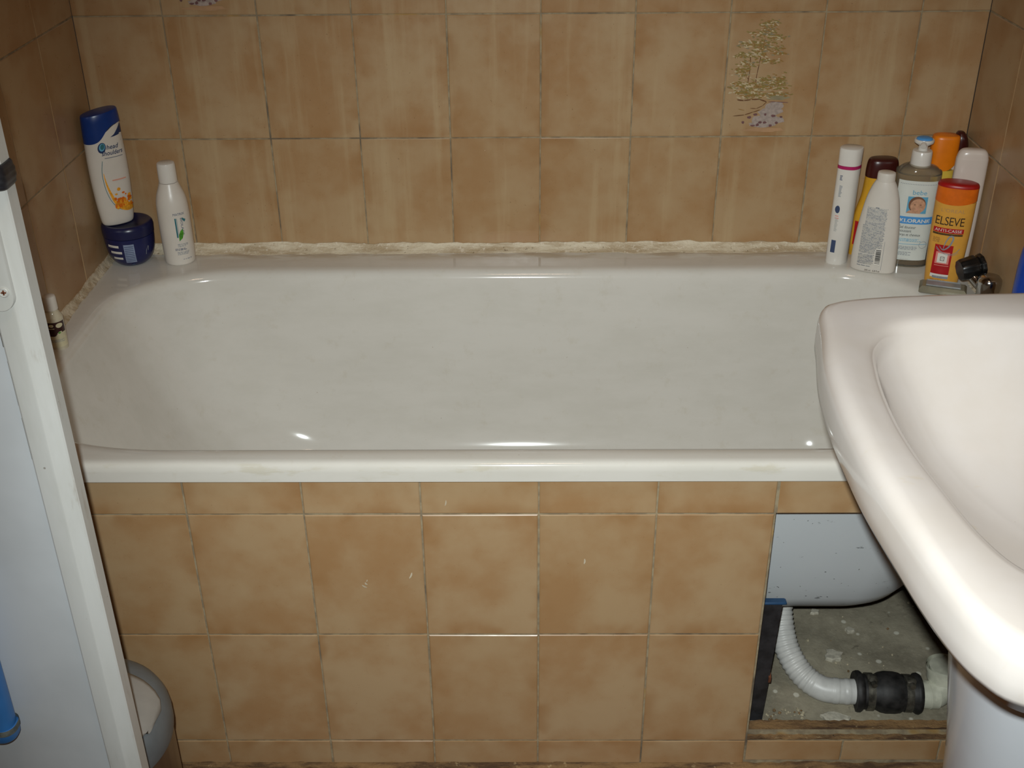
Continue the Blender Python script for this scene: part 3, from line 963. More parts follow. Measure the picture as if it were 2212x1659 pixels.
class Label:
    """collects printed shapes mapped on the front of a body"""
    def __init__(s, body): s.b = body; s.mb = MB(); s.mats = []; s.k = 0
    def mi(s, m):
        if m not in s.mats: s.mats.append(m)
        return s.mats.index(m)
    def eps(s):
        s.k += 1
        return .00035 + s.k*.00002
    def rect(s, u0, u1, z0, z1, m, nu=10, nz=4, slope=0.0):
        e = s.eps(); v, f = [], []
        for j in range(nz+1):
            for i in range(nu+1):
                u = u0+(u1-u0)*i/nu
                v.append(s.b.front(u, z0+(z1-z0)*j/nz + slope*(u-u0), e))
        for j in range(nz):
            for i in range(nu):
                a = j*(nu+1)+i; f.append((a, a+1, a+nu+2, a+nu+1))
        s.mb.add(v, f, s.mi(m)); return s
    def poly(s, pts, m, eps=None):
        """fan polygon (star-shaped about its centroid), subdivided radially"""
        e = s.eps(); a0 = s.b.at(pts[0][1])[0]*.12; fine = []
        for p, q in zip(pts, list(pts[1:]) + [pts[0]]):
            k = max(1, int(math.hypot(q[0]-p[0], q[1]-p[1])/a0))
            fine += [(p[0]+(q[0]-p[0])*i/k, p[1]+(q[1]-p[1])*i/k) for i in range(k)]
        pts = fine; n = len(pts)
        cu = sum(p[0] for p in pts)/n; cz = sum(p[1] for p in pts)/n
        v = [s.b.front(cu, cz, e)]; f = []
        K = 8
        for k in range(1, K+1):
            for (u, z) in pts: v.append(s.b.front(cu+(u-cu)*k/K, cz+(z-cz)*k/K, e))
        for i in range(n):
            q = (i+1) % n
            f.append((0, 1+i, 1+q))
            for k in range(K-1):
                f.append((1+k*n+i, 1+(k+1)*n+i, 1+(k+1)*n+q, 1+k*n+q))
        s.mb.add(v, f, s.mi(m)); return s
    def oval(s, u, z, a, b, m, rot=0.0, n=22):
        return s.poly([(u + a*math.cos(t)*math.cos(rot) - b*math.sin(t)*math.sin(rot), z + a*math.cos(t)*math.sin(rot) + b*math.sin(t)*math.cos(rot)) for t in [2*PI*i/n for i in range(n)]], m)
    def line(s, pts, w, m):
        e = s.eps(); v, f = [], []
        for i, (u, z) in enumerate(pts):
            a = pts[max(i-1, 0)]; b = pts[min(i+1, len(pts)-1)]
            du, dz = b[0]-a[0], b[1]-a[1]; L_ = math.hypot(du, dz) or 1
            ww = w(i/(len(pts)-1)) if callable(w) else w
            nu_, nz_ = -dz/L_*ww/2, du/L_*ww/2
            v += [s.b.front(u-nu_, z-nz_, e), s.b.front(u+nu_, z+nz_, e)]
        for i in range(len(pts)-1): f.append((2*i, 2*i+2, 2*i+3, 2*i+1))
        s.mb.add(v, f, s.mi(m)); return s
    def text(s, t, u, z, size, m, align='c', shear=0.0, bold=0.0, rot=0.0, width=None, space=1.0):
        v, f = text_tris(t, size, shear, bold, space)
        if not v: return s
        x0 = min(p[0] for p in v); x1 = max(p[0] for p in v)
        k = (width/(x1-x0)) if width else 1.0
        off = {'c': -(x0+x1)/2, 'l': -x0, 'r': -x1}[align]
        e = s.eps(); c, sn = math.cos(rot), math.sin(rot)
        vv = []
        for (x, y) in v:
            X, Y = (x+off)*k, y
            vv.append(s.b.front(u + X*c - Y*sn, z + X*sn + Y*c, e))
        s.mb.add(vv, f, s.mi(m)); return s
    def scribble(s, u0, u1, z, h, rows, m, seed=0, gap=1.9, ragged=.3):
        """illegible small print: rows of short dashes"""
        r = random.Random(seed)
        for q in range(rows):
            u = u0; end = u1 - (u1-u0)*r.uniform(0, ragged)
            zz = z - q*h*gap
            while u < end - h:
                w = r.uniform(h*1.2, h*5)
                s.rect(u, min(u+w, end), zz, zz+h*r.uniform(.7, 1), m, 2, 1); u += w + h*.8
        return s
    def build(s, parent, name='label'):
        return s.mb.build(name, s.mats, parent, smooth=0)

def bottle(name, loc, rz, label, cat='bottle', tilt=None):
    return tag(empty(name, loc, rz, tilt), label, cat)

def part(name, prof, mat, parent, n=48, smooth=40):
    B = Body(prof); v, f = B.mesh(n)
    return link(name, v, f, mat, parent, smooth=smooth), B

# --- blue cream jar in the back-left corner
jar = bottle('cream_jar', (-.6900, .6265, RIM), math.radians(14), 'round navy blue cream jar in the left corner under the tall white bottle', 'jar')
jb = smooth_prof([(.0005, .020, .020, 2), (.002, .025, .025, 2), (.010, .0325, .0325, 2), (.022, .0380, .0380, 2), (.036, .0405, .0405, 2), (.049, .0415, .0415, 2), (.053, .0415, .0415, 2)])
_, B = part('jar_body', jb, M['navy'], jar)
_, BL = part('jar_lid', [(.0535, .0405, .0405, 2), (.0542, .0422, .0422, 2), (.066, .0428, .0428, 2), (.071, .0418, .0418, 2), (.0738, .0392, .0392, 2), (.0745, .036, .036, 2), (.0735, .034, .034, 2)], M['navy_dark'], jar)
lb = Label(B)
lb.rect(-.008, .009, .011, .046, plain('silver_grey_print', '8A97B4', .4, .08, 90), 8, 10)
for k in range(9): lb.rect(-.007, .0075, .014 + k*.0034, .0151 + k*.0034, M['ink_blue'], 6, 1)
for k, (w, z) in enumerate(((.017, .040), (.018, .029), (.015, .018))):
    lb.rect(-.033+k*.003, -.033+k*.003+w, z, z+.0042, M['white_print'], 6, 1)
    lb.rect(-.033+k*.003, -.033+k*.003+w, z+.0012, z+.0016, M['ink_blue'], 6, 1)
lb.line([(.0255, .022), (.027, .030), (.030, .037), (.0295, .028), (.031, .036)], .0007, M['ink_grey'])
lb.oval(.003, .006, .003, .0022, M['ink_blue'])
lb.build(jar)

# --- tall white shampoo bottle standing on the jar
hs = bottle('shampoo_bottle', (-.7015, .6200, RIM + .0748), math.radians(38), 'tall white shampoo bottle with slanted blue cap standing on the navy jar')
rows = [(0, .0245, .0135, 2.2), (.003, .0262, .0150, 2.2), (.012, .0278, .0165, 2.2), (.040, .0303, .0180, 2.2), (.075, .0318, .0190, 2.2), (.110, .0320, .0195, 2.2), (.140, .0310, .0195, 2.2), (.1490, .0306, .0193, 2.2)]
_, B = part('bottle_body', smooth_prof(rows), M['white_plastic'], hs)
# cap with an oblique lower edge that reaches down one side
n = 64; rings = []
for z0f, a, b, ins in ((0, .0314, .0201, 0), (.35, .0310, .0198, 0), (.7, .0303, .0193, 0), (.93, .0297, .0188, 0), (.985, .0288, .0180, 0), (1.0, .0270, .0165, 0)):
    rg = []
    for i, (x, y, _) in enumerate(circ(0, 0, 0, a, n, b, 2.2)):
        t = max(-1, min(1, x/.031))
        lo = .1395 + .030*(1/(1+math.exp(-(t+.10)*5.0)))
        hi = .188 + .004*t
        rg.append((x, y, lo + (hi-lo)*z0f))
    rings.append(rg)
v, f = loft(rings)
link('cap', v, f, M['blue_cap'], hs, smooth=40)
rows2 = [(.140, .0310, .0195, 2.2), (.172, .0300, .0190, 2.2)]
part('neck', rows2, M['white_plastic'], hs)
lb = Label(Body([r for r in smooth_prof(rows)] + [(.172, .0300, .0192, 2.2)]))
lb.poly([(.006, .1485), (.014, .149), (.022, .1500), (.029, .1508), (.0295, .165), (.027, .1665), (.021, .160), (.013, .152)], M['blue_dark'])
lb.oval(-.0105, .1335, .0062, .0088, M['blue_dark'], -.35); lb.oval(-.0100, .1345, .0044, .0066, M['aqua'], -.35); lb.oval(-.0095, .1352, .0030, .0048, M['teal'], -.35)
lb.text('head', -.0035, .1300, .0105, M['blue_dark'], 'l', .25, .0001, width=.021)
lb.text('shoulders', -.0125, .1205, .0105, M['blue_dark'], 'l', .25, .0001, width=.036)
lb.rect(-.009, .022, .1155, .1163, M['ink_blue'], 8, 1)
arc = [(-.0135, .112), (-.0168, .095), (-.0170, .078), (-.0150, .060), (-.0095, .042), (.000, .029), (.012, .0235), (.024, .0245)]
arc = [(p[0], p[1]) for p in catmull([(a, b, 0) for a, b in arc], 6)]
lb.line(arc, .0008, M['teal'])
inn = [(u+.0016+.003*max(0, 1-abs(z-.05)/.05), z+.0020) for u, z in arc if z < .092]
lb.line(inn, lambda t: .0008 + .0085*t, M['amber_print'])
rr_ = random.Random(5)
for k in range(110):
    lb.oval(rr_.uniform(-.004, .0245), .0305 + abs(rr_.gauss(0, .0085)), rr_.uniform(.0015, .0034), rr_.uniform(.0014, .003), rr_.choice((M['orange_print'], M['amber_print'], M['orange_deep'])), 0, 9)
lb.rect(-.004, .020, .0775, .0795, M['salmon'], 8, 1)
lb.build(hs)

# --- white conditioner bottle next to the jar
mx = bottle('conditioner_bottle', (-.6085, .6270, RIM), math.radians(24), 'white round bottle with green leaf print beside the navy jar')
rows = [(0, .0225, .0225, 2), (.002, .0245, .0245, 2), (.006, .0253, .0253, 2), (.03, .0262, .0262, 2), (.070, .0266, .0266, 2), (.095, .0262, .0262, 2), (.110, .0252, .0252, 2), (.122, .0225, .0225, 2), (.132, .0188, .0188, 2), (.1395, .0162, .0162, 2), (.142, .0155, .0155, 2)]
_, B = part('bottle_body', smooth_prof(rows), M['white_plastic'], mx)
part('cap', [(.1425, .0140, .0140, 2), (.1428, .0152, .0152, 2), (.158, .0152, .0152, 2), (.171, .0149, .0149, 2), (.1745, .0140, .0140, 2), (.1755, .012, .012, 2)], M['white_gloss'], mx)
lb = Label(B)
lb.text('MATRIX', .005, .0905, .0060, M['ink_blue'], 'c', width=.019)
lb.rect(-.0030, -.0005, .052, .0860, M['teal'], 2, 8); lb.rect(.0004, .0009, .052, .0860, M['teal'], 1, 8)
lb.text('BIOLAGE', .0065, .0855, .0055, M['ink_blue'], 'l', rot=-PI/2, width=.030)
lb.poly([(.000, .0455), (.0005, .056), (.004, .0635), (.0085, .0660), (.0088, .058), (.006, .050)], M['green'])
lb.line([(.0008, .046), (.0040, .055), (.0080, .0645)], .0005, M['teal'])
lb.oval(.0115, .0825, .0016, .0032, M['teal'], .5); lb.oval(.0135, .0805, .0014, .0026, M['teal'], -.4)
lb.scribble(-.004, .015, .0395, .0011, 3, M['ink_grey'], 1); lb.scribble(-.009, .0165, .0315, .0011, 2, M['ink_blue'], 2); lb.scribble(-.006, .016, .0255, .0011, 3, M['ink_grey'], 3)
lb.scribble(.002, .0165, .0120, .0014, 1, M['ink_grey'], 4, ragged=0)
lb.build(mx)

# --- tiny lotion bottle near the door edge
sm = bottle('travel_bottle', (-.7055, .3080, RIM), math.radians(30), 'tiny clear bottle with white cap and brown label on the left rim', 'bottle')
rows = [(0, .0115, .0115, 2), (.0015, .0135, .0135, 2), (.045, .0138, .0138, 2), (.050, .0130, .0130, 2), (.056, .0098, .0098, 2), (.060, .0085, .0085, 2)]
_, B = part('bottle_body', smooth_prof(rows, 4), M['clear_bottle'], sm)
part('cap', [(.0602, .0090, .0090, 2), (.0606, .0098, .0098, 2), (.078, .0096, .0096, 2), (.0812, .0088, .0088, 2), (.082, .0075, .0075, 2)], M['white_plastic'], sm)
lb = Label(B)
lb.rect(-.0125, .0120, .004, .0440, M['cream'], 36, 6)
for k in range(18):
    u0 = -.0125 + .0245*k/18; u1 = -.0125 + .0245*(k+1)/18; um = (u0+u1)/2
    lo = .0220 + (.0070/(1+math.exp(-(um+.0005)*900))) - (.0020 if um > .006 else 0)
    lb.rect(u0, u1, lo, .0440, M['choc'], 3, 5)
lb.oval(-.0065, .0392, .0030, .0024, M['cream']); lb.oval(.0045, .0385, .0050, .0036, M['cream'])
lb.rect(-.0100, -.0030, .0340, .0350, M['cream'], 3, 1)
lb.oval(.0030, .0270, .0020, .0012, M['green'])
lb.scribble(-.010, .010, .0160, .0008, 3, M['ink_grey'], 8)
lb.build(sm)

# --- slim white bottle with magenta ring
b1 = bottle('lotion_bottle', (.5125, .6130, RIM), math.radians(14), 'slim white bottle with thin magenta ring, leftmost in the right-hand group')
rows = [(0, .0185, .0150, 1.7), (.003, .0196, .0165, 1.7), (.08, .0200, .0170, 1.7), (.166, .0198, .0170, 1.7)]
_, B = part('bottle_body', rows, M['white_gloss'], b1)
part('ring', [(.1662, .0200, .0172, 1.7), (.1715, .0200, .0172, 1.7)], M['magenta'], b1)
part('cap', [(.1717, .0197, .0168, 1.7), (.196, .0203, .0172, 1.7), (.1992, .0198, .0168, 1.7), (.2000, .0185, .0155, 1.7)], M['white_gloss'], b1)
lb = Label(B)
for (u, z, w, h, m) in ((-.0178, .148, .003, .010, 'ink_blue'), (-.0172, .120, .0035, .020, 'ink_grey'), (-.0172, .060, .0042, .026, 'ink_palegrey')):
    for k in range(int(h/.0022)): lb.rect(u, u+w*RND.uniform(.6, 1), z+k*.0022, z+k*.0022+.0012, M[m], 2, 1)
lb.oval(-.0160, .098, .0026, .0066, M['ink_blue'])
lb.rect(-.0178, -.0135, .082, .0835, M['pink_print'], 2, 1); lb.rect(-.0178, -.0140, .086, .0872, M['pink_print'], 2, 1)
lb.rect(-.0178, -.0128, .022, .044, M['ink_blue'], 3, 4)
lb.build(b1)

# --- white bottle seen from its back
b2 = bottle('body_milk_bottle', (.5640, .5780, RIM), math.radians(-22), 'broad white bottle with grey small print and barcode, tapering to a flip top')
rows = [(0, .0325, .0150, 2.4), (.002, .0350, .0175, 2.4), (.006, .0362, .0185, 2.4), (.03, .0362, .0190, 2.4), (.07, .0335, .0185, 2.4), (.100, .0300, .0175, 2.3), (.125, .0258, .0160, 2.2), (.143, .0205, .0140, 2.1), (.153, .0160, .0125, 2), (.156, .0140, .0118, 2)]
_, B = part('bottle_body', smooth_prof(rows), M['white_plastic'], b2)
part('flip_cap', [(.1545, .0125, .0112, 2), (.1548, .0142, .0122, 2), (.166, .0142, .0122, 2), (.1690, .0134, .0115, 2), (.1698, .0115, .010, 2)], M['white_plastic'], b2)
lb = Label(B)
for (z0, z1) in ((.092, .113), (.075, .0905), (.058, .0735), (.038, .0565), (.021, .0365)):
    r5 = random.Random(int(z0*1000))
    z = z1
    while z > z0:
        u1 = .0125 if z > .047 else .002
        u = -.0235 + (.003 if z > .085 else 0)
        while u < u1 - .002:
            w = r5.uniform(.0012, .005); lb.rect(u, min(u+w, u1), z-.0011, z, M['ink_grey'] if r5.random() < .5 else M['ink_palegrey'], 1, 1); u += w+.0005
        z -= .0017
lb.rect(.0035, .0125, .0200, .0490, M['white_print'], 4, 3)
for k in range(15): lb.rect(.0040, .0120, .0225+k*.00165, .0225+k*.00165+RND.choice((.0007, .0011, .0013)), M['ink_dark'], 3, 1)
lb.scribble(-.0235, .000, .0165, .0014, 1, M['ink_grey'], 5, ragged=0)
lb.text('200 ml - 6.8 fl.oz', -.010, .0085, .0042, M['ink_dark'], 'l', width=.024)
lb.rect(.0150, .0155, .012, .062, M['ink_grey'], 1, 6)
lb.rect(-.007, -.0015, .1165, .118, M['ink_grey'], 2, 1)
lb.build(b2)

# --- yellow bottle with maroon cap behind it
b3 = bottle('shower_gel_bottle', (.5785, .6500, RIM), 0, 'yellow bottle with maroon cap hidden behind the broad white bottle')
rows = [(0, .0345, .0150, 2.3), (.003, .0365, .0172, 2.3), (.05, .0372, .0175, 2.3), (.08, .0335, .0170, 2.3), (.105, .0280, .0165, 2.3), (.132, .0262, .0160, 2.3), (.138, .0258, .0160, 2.3)]
_, B = part('bottle_body', smooth_prof(rows), M['yellow'], b3)
part('cap', smooth_prof([(.1385, .0262, .0165, 2.4), (.150, .0262, .0168, 2.4), (.162, .0250, .0160, 2.4), (.168, .0225, .0140, 2.4), (.170, .0180, .0100, 2.4)], 4), M['maroon'], b3)
lb = Label(B)
lb.rect(-.0345, -.0265, .020, .062, M['red'], 8, 6)
lb.build(b3)

# --- clear pump bottle with a white printed label
pb = bottle('pump_bottle', (.6265, .6110, RIM), math.radians(-12), 'clear amber gel bottle with white pump, blue-topped, and baby label')
rows = [(0, .0330, .0215, 2.6), (.002, .0350, .0238, 2.6), (.006, .0360, .0243, 2.6), (.148, .0360, .0243, 2.6), (.158, .0345, .0236, 2.4), (.167, .0290, .0215, 2.2), (.171, .0200, .0185, 2), (.1735, .0140, .0140, 2)]
_, B = part('bottle_body', smooth_prof(rows, 4), M['amber_glass'], pb)
part('gel', [(.003, .0325, .0215, 2.6), (.006, .0340, .0228, 2.6), (.120, .0340, .0228, 2.6), (.1205, .0330, .0220, 2.6)], M['amber_dark'], pb)
pump = link('pump', *Body([(.168, .0150, .0150, 2), (.169, .0165, .0165, 2), (.1785, .0162, .0162, 2), (.193, .0158, .0158, 2), (.1945, .0148, .0148, 2), (.195, .0075, .0075, 2), (.204, .0070, .0070, 2), (.2045, .0110, .0110, 2),
                            (.2075, .0150, .0140, 2), (.211, .0158, .0148, 2), (.2130, .0150, .0142, 2)]).mesh(36), M['white_gloss'], pb, smooth=35)
link('pump_button', *Body([(.2128, .0128, .0118, 2), (.2150, .0120, .0110, 2), (.2163, .0085, .0078, 2), (.2166, .003, .003, 2)]).mesh(30), M['sky_blue'], pump, smooth=50)
v, f = tube([(.000, -.006, .2085), (-.002, -.0150, .2078), (-.0025, -.0185, .2060)], .0046, 14); link('spout', v, f, M['white_gloss'], pump, smooth=40)
lb = Label(B)
lb.rect(-.0305, .0310, .0130, .1500, M['paper'], 20, 12)
for k in range(22): lb.oval(-.027 + k*.0026, .1445, .0007, .0007, M['ink_grey'], 0, 7)
lb.text('bebe', .004, .1275, .0110, M['aqua'], 'c', width=.022)
lb.rect(-.013, .018, .0955, .1240, M['aqua'], 10, 6)
lb.oval(.0025, .1105, .0135, .0140, M['skin_dark'], .1); lb.oval(.0040, .1085, .0120, .0122, M['skin'], .1)
lb.poly([(-.013, .0955), (.010, .0955), (.006, .102), (-.004, .1020), (-.010, .0995)], M['skin'])
for u in (-.001, .008): lb.oval(u, .1105, .0014, .0008, M['skin_dark'])
lb.oval(.0035, .1035, .0026, .0007, M['salmon'])
lb.rect(-.0305, .0310, .0770, .0895, M['sky_blue'], 16, 2)
lb.text('KLORANE', -.0205, .0798, .0085, M['white_print'], 'l', bold=.0002, width=.047)
lb.text('Gel douceur', -.0205, .0690, .0068, M['ink_dark'], 'l', width=.027); lb.text('moussant', -.0205, .0625, .0068, M['ink_dark'], 'l', width=.021); lb.text('corps et cheveux', -.0205, .0560, .0066, M['ink_dark'], 'l', width=.036)
lb.scribble(-.0205, .020, .0505, .0010, 3, M['aqua'], 12)
lb.rect(-.027, .028, .0415, .0422, M['aqua'], 10, 1)
lb.scribble(-.0205, .018, .0370, .0012, 3, M['ink_grey'], 13); lb.scribble(-.0205, .006, .0270, .0012, 3, M['ink_grey'], 14); lb.scribble(-.016, .010, .0155, .0008, 1, M['ink_palegrey'], 15)
lb.line([(.022 + .006*math.cos(t), .0415 + .006*math.sin(t)) for t in [2*PI*i/20 for i in range(21)]], .0006, M['ink_grey'])
lb.build(pb)

# --- orange-capped bottle behind the pump
ob_ = bottle('sunscreen_bottle', (.6745, .6470, RIM), math.radians(-6), 'yellow bottle with tall orange cap behind the pump bottle')
rows = [(0, .0205, .0130, 2.3), (.003, .0225, .0150, 2.3), (.08, .0228, .0155, 2.3), (.152, .0222, .0150, 2.3)]
_, B = part('bottle_body', rows, M['yellow_pale'], ob_)
n = 48; rings = []
for q, a, b in ((0, .0224, .0155), (.3, .0224, .0155), (.9, .0218, .0150), (.97, .0208, .0142), (1, .0185, .0125)):
    rg = []
    for (x, y, _) in circ(0, 0, 0, a, n, b, 2.6):
        lo = .1515 + .016*(x/.0224)**2
        rg.append((x, y, lo + (.2090-lo)*q))
    rings.append(rg)
v, f = loft(rings); link('cap', v, f, M['orange'], ob_, smooth=40)

# --- maroon capped bottle in the back corner
b5 = bottle('hair_mask_bottle', (.7010, .6500, RIM), 0, 'bottle with sloping maroon cap squeezed in the back right corner')
rows = [(0, .0105, .0120, 2.2), (.003, .0122, .0140, 2.2), (.15, .0122, .0140, 2.2), (.176, .0115, .0135, 2.2)]
_, B = part('bottle_body', rows, M['pearl'], b5)
part('cap', smooth_prof([(.1765, .0118, .0138, 2.2, 0), (.190, .0118, .0138, 2.2, 0), (.204, .0100, .0125, 2.1, -.0015), (.212, .0060, .0080, 2, -.003), (.214, .003, .003, 2, -.0035)], 4), M['maroon'], b5)

# --- pearly flat bottle leaning in the right corner
b6 = bottle('conditioner_bottle', (.6895, .5630, RIM), math.radians(-10), 'tall flat pearl-white bottle with rounded shoulders against the right wall')
rows = [(0, .0205, .0095, 3), (.002, .0222, .0110, 3), (.008, .0232, .0118, 3), (.10, .0245, .0122, 3), (.186, .0245, .0122, 3), (.198, .0238, .0118, 2.9), (.206, .0215, .0108, 2.8), (.2105, .0175, .0085, 2.6), (.2120, .012, .005, 2.4)]
_, B = part('bottle_body', smooth_prof(rows), M['pearl'], b6)
lb = Label(B)
lb.rect(-.0200, -.0080, .008, .105, M['red'], 4, 8); lb.rect(-.0192, -.0092, .0095, .104, M['white_print'], 4, 8)
lb.build(b6)

# --- golden bottle with red and orange cap, front of the group
el = bottle('shampoo_bottle', (.6620, .5270, RIM), math.radians(-20), 'golden shampoo bottle with red-topped orange cap, foremost of the right-hand group')
rows = [(z, a*.90, b, e) for z, a, b, e in [(0, .0265, .0120, 2.3), (.002, .0282, .0140, 2.3), (.008, .0292, .0150, 2.3), (.05, .0318, .0165, 2.3), (.10, .0336, .0175, 2.3), (.141, .0340, .0178, 2.3)]]
_, B = part('bottle_body', smooth_prof(rows), M['gold'], el)
n = 56; rings = []
for q, a, b in ((0, .0310, .0181), (.5, .0309, .0181), (1, .0307, .0180)):
    rg = []
    for (x, y, _) in circ(0, 0, 0, a, n, b, 2.3):
        lo = .1370 + .006*(x/.034)**2 + .002*x/.034
        rg.append((x, y, lo + (.1640-lo)*q))
    rings.append(rg)
v, f = loft(rings); cap = link('cap', v, f, M['orange_deep'], el, smooth=40)
o, _ = part('cap_top', [(.1640, .0309, .0182, 2.3), (.1665, .0308, .0181, 2.3), (.1690, .0293, .0170, 2.3), (.1705, .0252, .0140, 2.3), (.1712, .015, .007, 2.3)], M['red_cap'], cap)
lb = Label(B)
lb.text("L'OREAL", -.001, .1250, .0078, plain('gold_print', 'B9905E', .4, .05), 'c', width=.036)
lb.text('ELSEVE', -.003, .1035, .0200, plain('brown_print', '3A2A1C', .4, .05), 'c', width=.043, space=.95)
lb.rect(-.0255, .0200, .0905, .0985, M['red'], 14, 2)
lb.text('ANTI-CASSE', -.003, .0922, .0068, M['white_print'], 'c', width=.041)
lb.rect(-.0255, .0195, .0865, .0898, plain('brown_band', '5C4022', .45, .2, 400), 12, 1)
lb.scribble(-.0235, -.0125, .0805, .0014, 4, plain('tan_print', 'A5743A', .5, .05), 22, 1.6, .1)
lb.rect(-.0185, .0092, .0190, .0700, M['red'], 10, 8)
lb.rect(-.0150, .0060, .0375, .0580, M['pink_print'], 8, 5); lb.rect(-.0120, .0030, .0395, .0555, M['white_print'], 6, 4)
for (a, b, c, d) in ((-.0075, -.0012, .0430, .0438), (-.0075, -.0012, .0492, .0500), (-.0075, -.0067, .0430, .0500), (-.0020, -.0012, .0430, .0500)): lb.rect(a, b, c, d, M['ink_dark'], 2, 1)
lb.oval(-.0044, .0465, .0008, .0012, M['ink_grey'])
lb.rect(-.0150, .0070, .0340, .0352, M['pink_print'], 6, 1)
lb.rect(-.0185, .0092, .0135, .0195, M['white_print'], 8, 1); lb.rect(-.0150, .0092, .0120, .0160, M['ink_grey'], 8, 1)
hair = [(p[0], p[1]) for p in catmull([(-.012, .068, 0), (-.006, .062, 0), (.002, .068, 0), (.0065, .080, 0), (.0055, .0855, 0), (.0005, .0845, 0), (-.004, .074, 0), (-.006, .062, 0)], 6)]
lb.line(hair, lambda t: .0006 + .0022*math.sin(PI*t), M['ink_grey'])
lb.line([(p[0], p[1]) for p in catmull([(-.0165, .066, 0), (-.008, .0585, 0), (.004, .0555, 0), (.013, .0580, 0), (.019, .0655, 0)], 5)], .0009, M['ink_grey'])
lb.line([(p[0], p[1]) for p in catmull([(-.0165, .0635, 0), (-.008, .0570, 0), (.004, .0535, 0), (.012, .0545, 0), (.018, .0590, 0)], 5)], .0006, M['ink_grey'])
lb.scribble(-.018, .008, .0085, .0014, 2, plain('tan_print', 'A5743A', .5, .05), 23, 1.7, .1)
lb.build(el)

# --- grey clear plastic block lying in front of it
sd = tag(empty('soap_dish', (.652, .487, RIM)), 'grey translucent soap dish lying in front of the golden bottle', 'soap dish')
sd.rotation_euler = (0, 0, math.radians(-20))
def wedge(w, d, h, i, z0=0):
    r = lambda ww, dd, z: [(-ww, -dd, z), (ww, -dd, z), (ww, dd, z), (-ww, dd, z)]
    return loft([r(w-.003, d-.003, z0), r(w, d, z0+.003), r(w, d, z0+h-i), r(w-i, d-i, z0+h)])
v, f = wedge(.036, .017, .012, .004); link('block', v, f, M['soap'], sd, smooth=0)
v, f = wedge(.026, .0105, .0015, .0008, .0120); link('inset_sheet', v, f, M['soap_in'], sd, smooth=0)

# --- bath tap on the right rim: chrome body, black ridged knob
tp = tag(empty('bath_tap', (.6955, .432, RIM)), 'chrome bath tap with ridged black knob on the right rim', 'tap')
v, f = lathe([(.0195, .0), (.0195, .006), (.0165, .010), (.0165, .030), (.0180, .036), (.0185, .046), (.0175, .052), (.0140, .056), (.007, .058), (.0, .0583)], 36)
link('valve_body', [(x, y-.010, z) for x, y, z in v], f, M['chrome'], tp, smooth=45)
v, f = tube(catmull([(-.002, .004, .030), (-.012, .020, .040), (-.018, .028, .050)], 6), .0085, 18); link('stem', v, f, M['chrome'], tp, smooth=45)
kd = Vector((.55, -.20, .80)).normalized()
ka = kd.cross(Vector((0, 1, 0))).normalized(); kb = kd.cross(ka)
mb = MB()
k0 = Vector((-.019, .030, .052))
ax_ = Vector((1, .1, .22)).normalized(); a1 = ax_.cross(Vector((0, 0, 1))).normalized(); a2 = ax_.cross(a1)
rr = []
for s, r in ((-.015, .010), (-.0148, .0155), (-.012, .0170), (.008, .0185), (.010, .0180), (.0102, .0140), (.0145, .0140), (.0147, .0165), (.017, .0185), (.021, .0185), (.0225, .0165), (.0228, .008)):
    p = k0 + ax_*s
    ring = []
    for j in range(40):
        rj_ = r*(1 + .03*math.cos(10*2*PI*j/40))
        ring.append(tuple(p + a1*(rj_*math.cos(2*PI*j/40)) + a2*(rj_*math.sin(2*PI*j/40))))
    rr.append(ring)
v, f = loft(rr); mb.add(v, f)
o = mb.build('knob', [M['black_plastic']], tp, smooth=40); o['label'] = 'black ridged plastic knob'

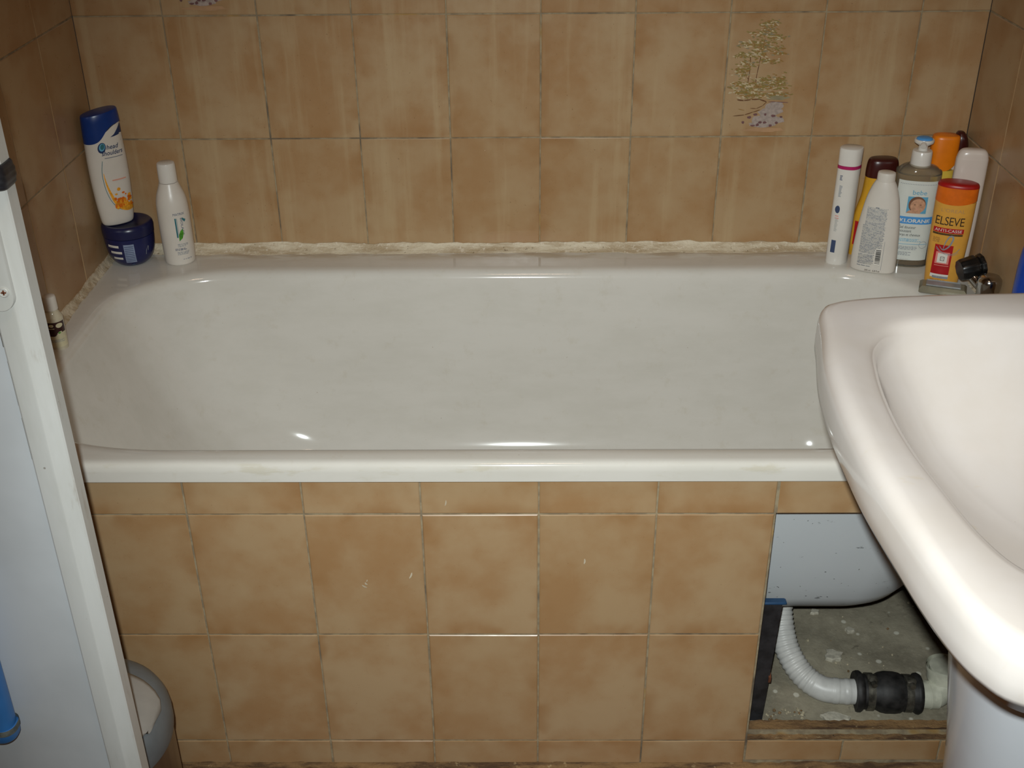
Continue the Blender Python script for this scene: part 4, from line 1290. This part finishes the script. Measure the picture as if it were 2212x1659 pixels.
# --- royal blue bottle at the frame edge
rb = bottle('shower_gel_bottle', (.6895, .2700, RIM), math.radians(-10), 'royal blue bottle cut by the right frame edge behind the sink')
rows = [(0, .0225, .0155, 2.2), (.003, .0242, .0170, 2.2), (.10, .0250, .0180, 2.2), (.150, .0245, .0175, 2.2), (.172, .0205, .0155, 2.2), (.180, .0150, .0130, 2)]
_, B = part('bottle_body', smooth_prof(rows), M['royal'], rb)
part('cap', [(.1802, .0140, .0125, 2), (.1806, .0155, .0140, 2), (.204, .0150, .0135, 2), (.206, .0135, .012, 2)], M['white_gloss'], rb)

# ------------------------------------------------------------------ camera
cam = bpy.data.cameras.new('camera')
cam.sensor_fit = 'HORIZONTAL'; cam.sensor_width = 36.0
cam.lens = 2469.367*36/2212
cam.clip_start = .02; cam.clip_end = 20
co = bpy.data.objects.new('camera', cam); COL.objects.link(co)
co.location = (-.0179, -1.19, 1.3051)
co.rotation_euler = (1.0612, .0077, .0081)
SC.camera = co

# ------------------------------------------------------------------ light: the camera's flash and a weak, warm, unseen fill added under the ceiling
def aim(o, target):
    o.rotation_euler = (Vector(target) - o.location).to_track_quat('-Z', 'Y').to_euler()
fl_ = bpy.data.lights.new('flash', 'SPOT')
fl_.energy = 86.5; fl_.spot_size = math.radians(76); fl_.spot_blend = 1.0; fl_.shadow_soft_size = .008; fl_.color = (.93, 1.0, .99)
fo = bpy.data.objects.new('flash', fl_); COL.objects.link(fo)
fo.location = (-.034, -1.19, 1.352); aim(fo, (.09, .29, .38))
lp_ = bpy.data.lights.new('ceiling_fill', 'AREA'); lp_.shape = 'DISK'; lp_.size = .30; lp_.energy = 3.0; lp_.color = (1.0, .70, .48)
lo_ = bpy.data.objects.new('ceiling_fill', lp_); COL.objects.link(lo_); lo_.location = (0, -.75, CEIL-.03)
wd = bpy.data.worlds.new('world'); SC.world = wd; wd.use_nodes = True
wd.node_tree.nodes['Background'].inputs[0].default_value = (.5, .5, .5, 1); wd.node_tree.nodes['Background'].inputs[1].default_value = .02

vs_ = SC.view_settings
SC.display_settings.display_device = 'sRGB'
vs_.view_transform = 'Standard'; vs_.look = 'None'; vs_.exposure = 0.0; vs_.gamma = 1.0; vs_.use_curve_mapping = False
SC.cycles.max_bounces = 8
